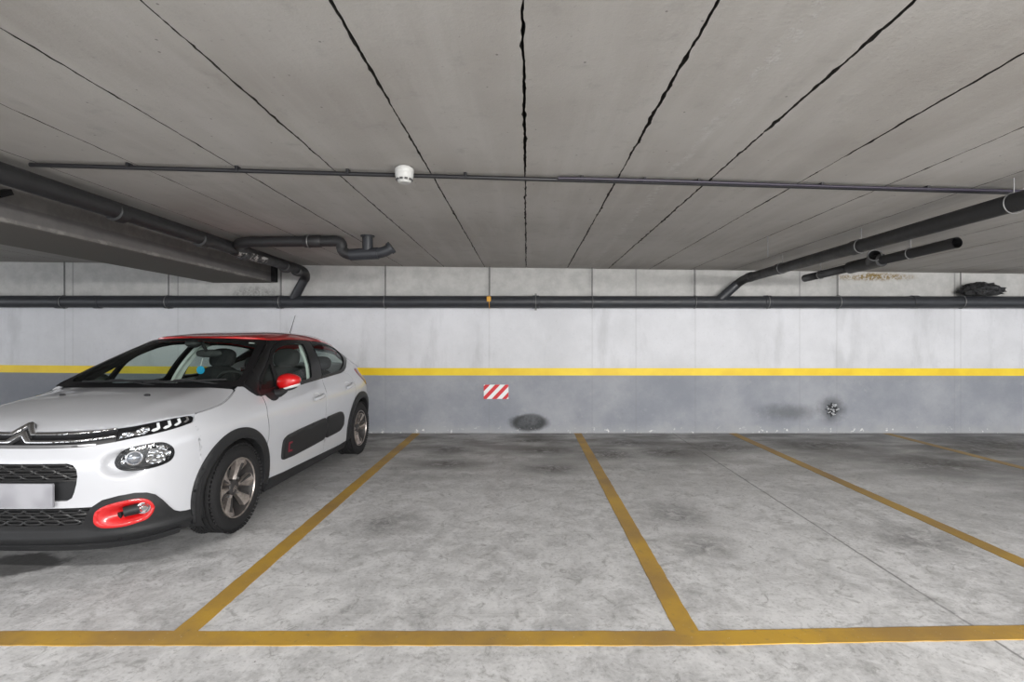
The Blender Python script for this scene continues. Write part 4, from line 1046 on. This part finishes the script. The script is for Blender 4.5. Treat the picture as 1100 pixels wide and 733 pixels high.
# wheels
def make_wheel(y, S_, rot):
    TR, TW = .312, .205
    xc = (.752 if y < 2 else .768)*S_
    base = Matrix.Translation(Vector(cp(xc, y, TR))) @ Matrix.Rotation(math.pi/2*S_, 4, 'Y')   # local z = outward
    m = MB(); hw = TW/2
    prof = [(.212, -hw+.010), (.235, -hw-.002), (.262, -hw-.004), (.288, -hw+.006), (.304, -hw+.020), (.310, -hw+.034)]
    for g0 in (-.050, -.017, .017, .050):
        prof += [(.3115, g0-.006), (.3113, g0-.004), (.303, g0-.003), (.303, g0+.003), (.3113, g0+.004), (.3115, g0+.006)]
    prof += [(.310, hw-.034), (.304, hw-.020), (.288, hw-.006), (.276, hw+.001), (.262, hw+.004), (.250, hw+.003), (.235, hw+.004), (.222, hw+.001), (.212, hw-.010)]
    m.lathe(prof, 72, base)
    # shoulder blocks
    for k in range(64):
        t = 2*math.pi*k/64
        for sg2 in (-1, 1):
            c = Vector((math.cos(t)*.3045, math.sin(t)*.3045, sg2*(hw-.022)))
            R3 = Matrix.Rotation(t, 4, 'Z'); q = base @ Matrix.Translation(c) @ R3 @ Matrix.Rotation(sg2*.55, 4, 'Y')
            vs = [q @ Vector((a*.0045, b*.0095, d*.020)) for a in (-1, 1) for b in (-1, 1) for d in (-1, 1)]
            m.add(vs, [(0, 1, 3, 2), (4, 6, 7, 5), (0, 4, 5, 1), (2, 3, 7, 6), (0, 2, 6, 4), (1, 5, 7, 3)])
    wh = m.build('wheel', RUBBER, car)
    m = MB(); m.lathe([(.214, -hw+.01), (.214, hw-.014), (.211, hw-.006), (.205, hw-.006), (.200, hw-.014), (.192, hw-.05), (.185, -hw+.03), (.0, -hw+.03)], 60, base); m.build('rim_barrel', ALLOYD, wh)
    m = MB(); m.lathe([(.214, hw-.008), (.2125, hw-.002), (.206, hw-.002), (.203, hw-.008)], 60, base); m.build('rim_lip', ALLOY, wh)
    m = MB(); m.lathe([(.0, -.02), (.125, -.02), (.125, .0), (.0, .0)], 30, base); m.build('brake_disc', GALV, wh)
    spokes = [(66, 21), (2, 15), (-42, 15), (-114, 21), (182, 15), (138, 15)]
    for ang, wdeg in spokes:
        t = math.radians(ang+rot)
        def P(r, da, h): 
            a = t+math.radians(da); return base @ Vector((-r*math.sin(a)*S_*-1, r*math.cos(a), h)) if False else base @ Vector((-math.sin(a)*r, math.cos(a)*r*S_, h))
        m = MB(); vs = []; rows = [(.045, 20, .058), (.085, wdeg*.55+3, .066), (.14, wdeg*.78, .076), (.204, wdeg, .090)]
        for r, wd, h in rows:
            for f in (-1, -.45, 0, .45, 1):
                vs.append(P(r, wd*f, h-.012*abs(f)**2+(.004 if f == 0 else 0)))
        k0 = len(vs)
        for r, wd, h in rows:
            for f in (-1, 1): vs.append(P(r, wd*f*1.05, h-.045))
        fs = []
        for i in range(len(rows)-1):
            for k in range(4): fs.append((5*i+k, 5*i+k+1, 5*i+k+6, 5*i+k+5))
            fs.append((5*i, 5*i+5, k0+2*i+2, k0+2*i)); fs.append((5*i+4, k0+2*i+1, k0+2*i+3, 5*i+9))
        m.add(vs, fs); m.build('spoke', ALLOY, wh)
        # dark insert along the spoke
        m = MB(); sh = 1 if wdeg > 18 else -1
        vs = [P(.075, -3, .0705), P(.075, 3, .0705), P(.175, 4*1.2, .0885), P(.175, -4*1.2, .0885)] if wdeg > 18 else [P(.08, 5, .067), P(.08, 8, .064), P(.19, wdeg*.95, .079), P(.19, wdeg*.55, .084)]
        m.add(vs+[v-(base.to_3x3() @ Vector((0, 0, .006))) for v in vs], [(0, 1, 2, 3), (0, 4, 5, 1), (1, 5, 6, 2), (2, 6, 7, 3), (3, 7, 4, 0)]); m.build('spoke_inlay', ALLOYD, wh)
    m = MB(); m.lathe([(.056, .02), (.056, .060), (.050, .067), (.036, .070), (.0, .071)], 30, base); hc = m.build('hub_cap', ALLOYD, wh)
    for dz in (0, -.016):
        m = MB(); h = .0725
        ch = [(-.022, -.006+dz), (0, .016+dz), (.022, -.006+dz), (.022, -.013+dz), (0, .009+dz), (-.022, -.013+dz)]
        # local y up in the wheel frame is along world z
        def Q(a, b): return Vector(cp(xc+S_*h, y+a, TR+b))
        vs = [Q(a, b) for a, b in ch]+[Q(a, b)-Vector((S_*.003, 0, 0)) for a, b in ch]
        m.add(vs, [(0, 1, 4, 5), (1, 2, 3, 4)]+[(i, (i+1) % 6, 6+(i+1) % 6, 6+i) for i in range(6)]); m.build('hub_chevron', ALLOY, wh)
    for k in range(4):
        t = math.radians(45+90*k+rot); m = MB(); c = base @ Vector((math.cos(t)*.078*0+math.cos(t)*.074, math.sin(t)*.074, .045))
        ax_ = base.to_3x3() @ Vector((0, 0, 1)); m.tube([c, c+ax_*.02], .009, 8); m.build('wheel_bolt', GALV, wh)
    return wh
for S_ in (1, -1):
    make_wheel(.872, S_, 0); make_wheel(3.345, S_, 40)

# underbody and cabin
mb = MB(); mb.box(cp(0, 2.1, .22), (1.0, 3.3, .10)); mb.box(cp(0, 2.1, .22), (1.60, 1.5, .10)); mb.box(cp(0, .36, .28), (1.1, .34, .16)); mb.box(cp(0, 3.75, .30), (1.2, .24, .16)); mb.build('underbody', DARKV, car)
mb = MB(); mb.box(cp(0, 2.3, .33), (1.56, 2.3, .06)); mb.box(cp(0, 1.02, .62), (1.40, .06, .60)); mb.build('cabin_floor', SEAT, car)
# dashboard
def dash(a, b):
    return np.stack([a+0*b, b+0*a, .985-.05*(np.abs(a)/.7)**3-.25*np.clip(b-1.42, 0, 1)+.0*a], -1)
db = patch('dashboard', round_poly([(-.66,1.14),(-.45,1.06),(.45,1.06),(.66,1.14),(.68,1.48),(.62,1.65),(-.62,1.65),(-.68,1.48)], .05), dash, DASH, car, res=.05, thick=.30)
mb = MB(); mb.ellipsoid(cp(.34, 1.47, .985), (.17, .12, .055), 20, 12); mb.build('instrument_binnacle', DASH, db)
mb = MB(); mb.box(cp(0, 1.56, .955), (.22, .03, .13), rx=-.3); mb.build('touch_screen', GLOSSB, db, bevel=.006)
# steering wheel
swx, swy, swz = .34, 1.70, .96
R_ = Matrix.Rotation(math.radians(-62), 3, 'X'); mb = MB()
mb.tube([Vector(cp(swx, swy, swz))+R_ @ Vector((math.cos(t)*.175, math.sin(t)*.17, 0)) for t in np.linspace(0, 6.2832, 37)[:-1]], .015, 10, closed=True)
for t in (.1, math.pi-.1, -math.pi/2): mb.tube([Vector(cp(swx, swy, swz))+R_ @ Vector((math.cos(t)*r_, math.sin(t)*r_, -.01)) for r_ in (.03, .10, .172)], .013, 8)
mb.ellipsoid(cp(swx, swy, swz), (.062, .05, .055), 16, 10); mb.tube([cp(swx, swy, swz), cp(swx, 1.45, .88)], .03, 10); mb.build('steering_wheel', DASH, car)
# seats
def seat(xc, yb, name, w=.46, hb=.62, rake=.30, z0=.42, head=True):
    m = MB(); m.ellipsoid(cp(xc, yb-.24, z0+.06), (w/2, .27, .10), 24, 14, .55); s = m.build(name, SEAT, car)
    m = MB(); R2 = Matrix.Rotation(-rake, 3, 'X'); m.ellipsoid(cp(xc, yb+.07, z0+.08+hb/2), (w/2, .085, hb/2), 24, 16, .6, R2); m.build('backrest', SEAT, s)
    if head:
        hy = yb+.07+math.sin(rake)*(hb/2+.09); hz_ = z0+.08+hb/2+math.cos(rake)*(hb/2)+.085
        m = MB(); m.ellipsoid(cp(xc, hy, hz_), (.135, .058, .105), 22, 14, .72, R2); m.build('headrest', SEAT, s)
        for q in (-.05, .05): m = MB(); m.tube([cp(xc+q, hy-.03, hz_-.16), cp(xc+q, hy, hz_-.05)], .007, 8); m.build('headrest_post', GALV, s)
    return s
for x_ in (-.33, .36): seat(x_, 2.36, 'front_seat')
rs = seat(0, 3.10, 'rear_bench', w=1.25, hb=.56, rake=.32, z0=.44, head=False)
for x_ in (-.40, .40):
    m = MB(); m.ellipsoid(cp(x_, 3.29, 1.10), (.125, .05, .085), 20, 12, .72, Matrix.Rotation(-.3, 3, 'X')); m.build('headrest', SEAT, rs)
# rear-view mirror and its pendant
mb = MB(); mb.ellipsoid(cp(0.02, 1.80, 1.262), (.115, .022, .036), 22, 12, .7, Matrix.Rotation(.12, 3, 'Z')); rv = mb.build('rear_view_mirror', DASH, car)
mb = MB(); mb.tube([cp(0, 1.79, 1.28), cp(0, 1.72, 1.37)], .014, 10); mb.ellipsoid(cp(-.06, 1.70, 1.355), (.07, .06, .04), 16, 10); mb.build('mirror_stalk', DASH, rv)
ca, sa = math.cos(YAW), math.sin(YAW)
def cw(x, y, z): return (XC+ca*x-sa*(y-2), Y0+2+sa*x+ca*(y-2), z)
af = thing('air_freshener', 'round cyan disc hanging from the rear-view mirror of the white car', 'air freshener', cw(-.062, 1.80, 1.11), YAW)
mb = MB(); mb.lathe([(.0, -.004), (.036, -.004), (.038, 0), (.036, .004), (0, .004)], 28, Matrix.Rotation(math.pi/2, 4, 'X')); mb.build('disc', BLUE, af)
mb = MB(); mb.tube([(0, 0, .036), (.01, .0, .075), (.02, .0, .108)], .003, 6); mb.build('cord', STICK, af)
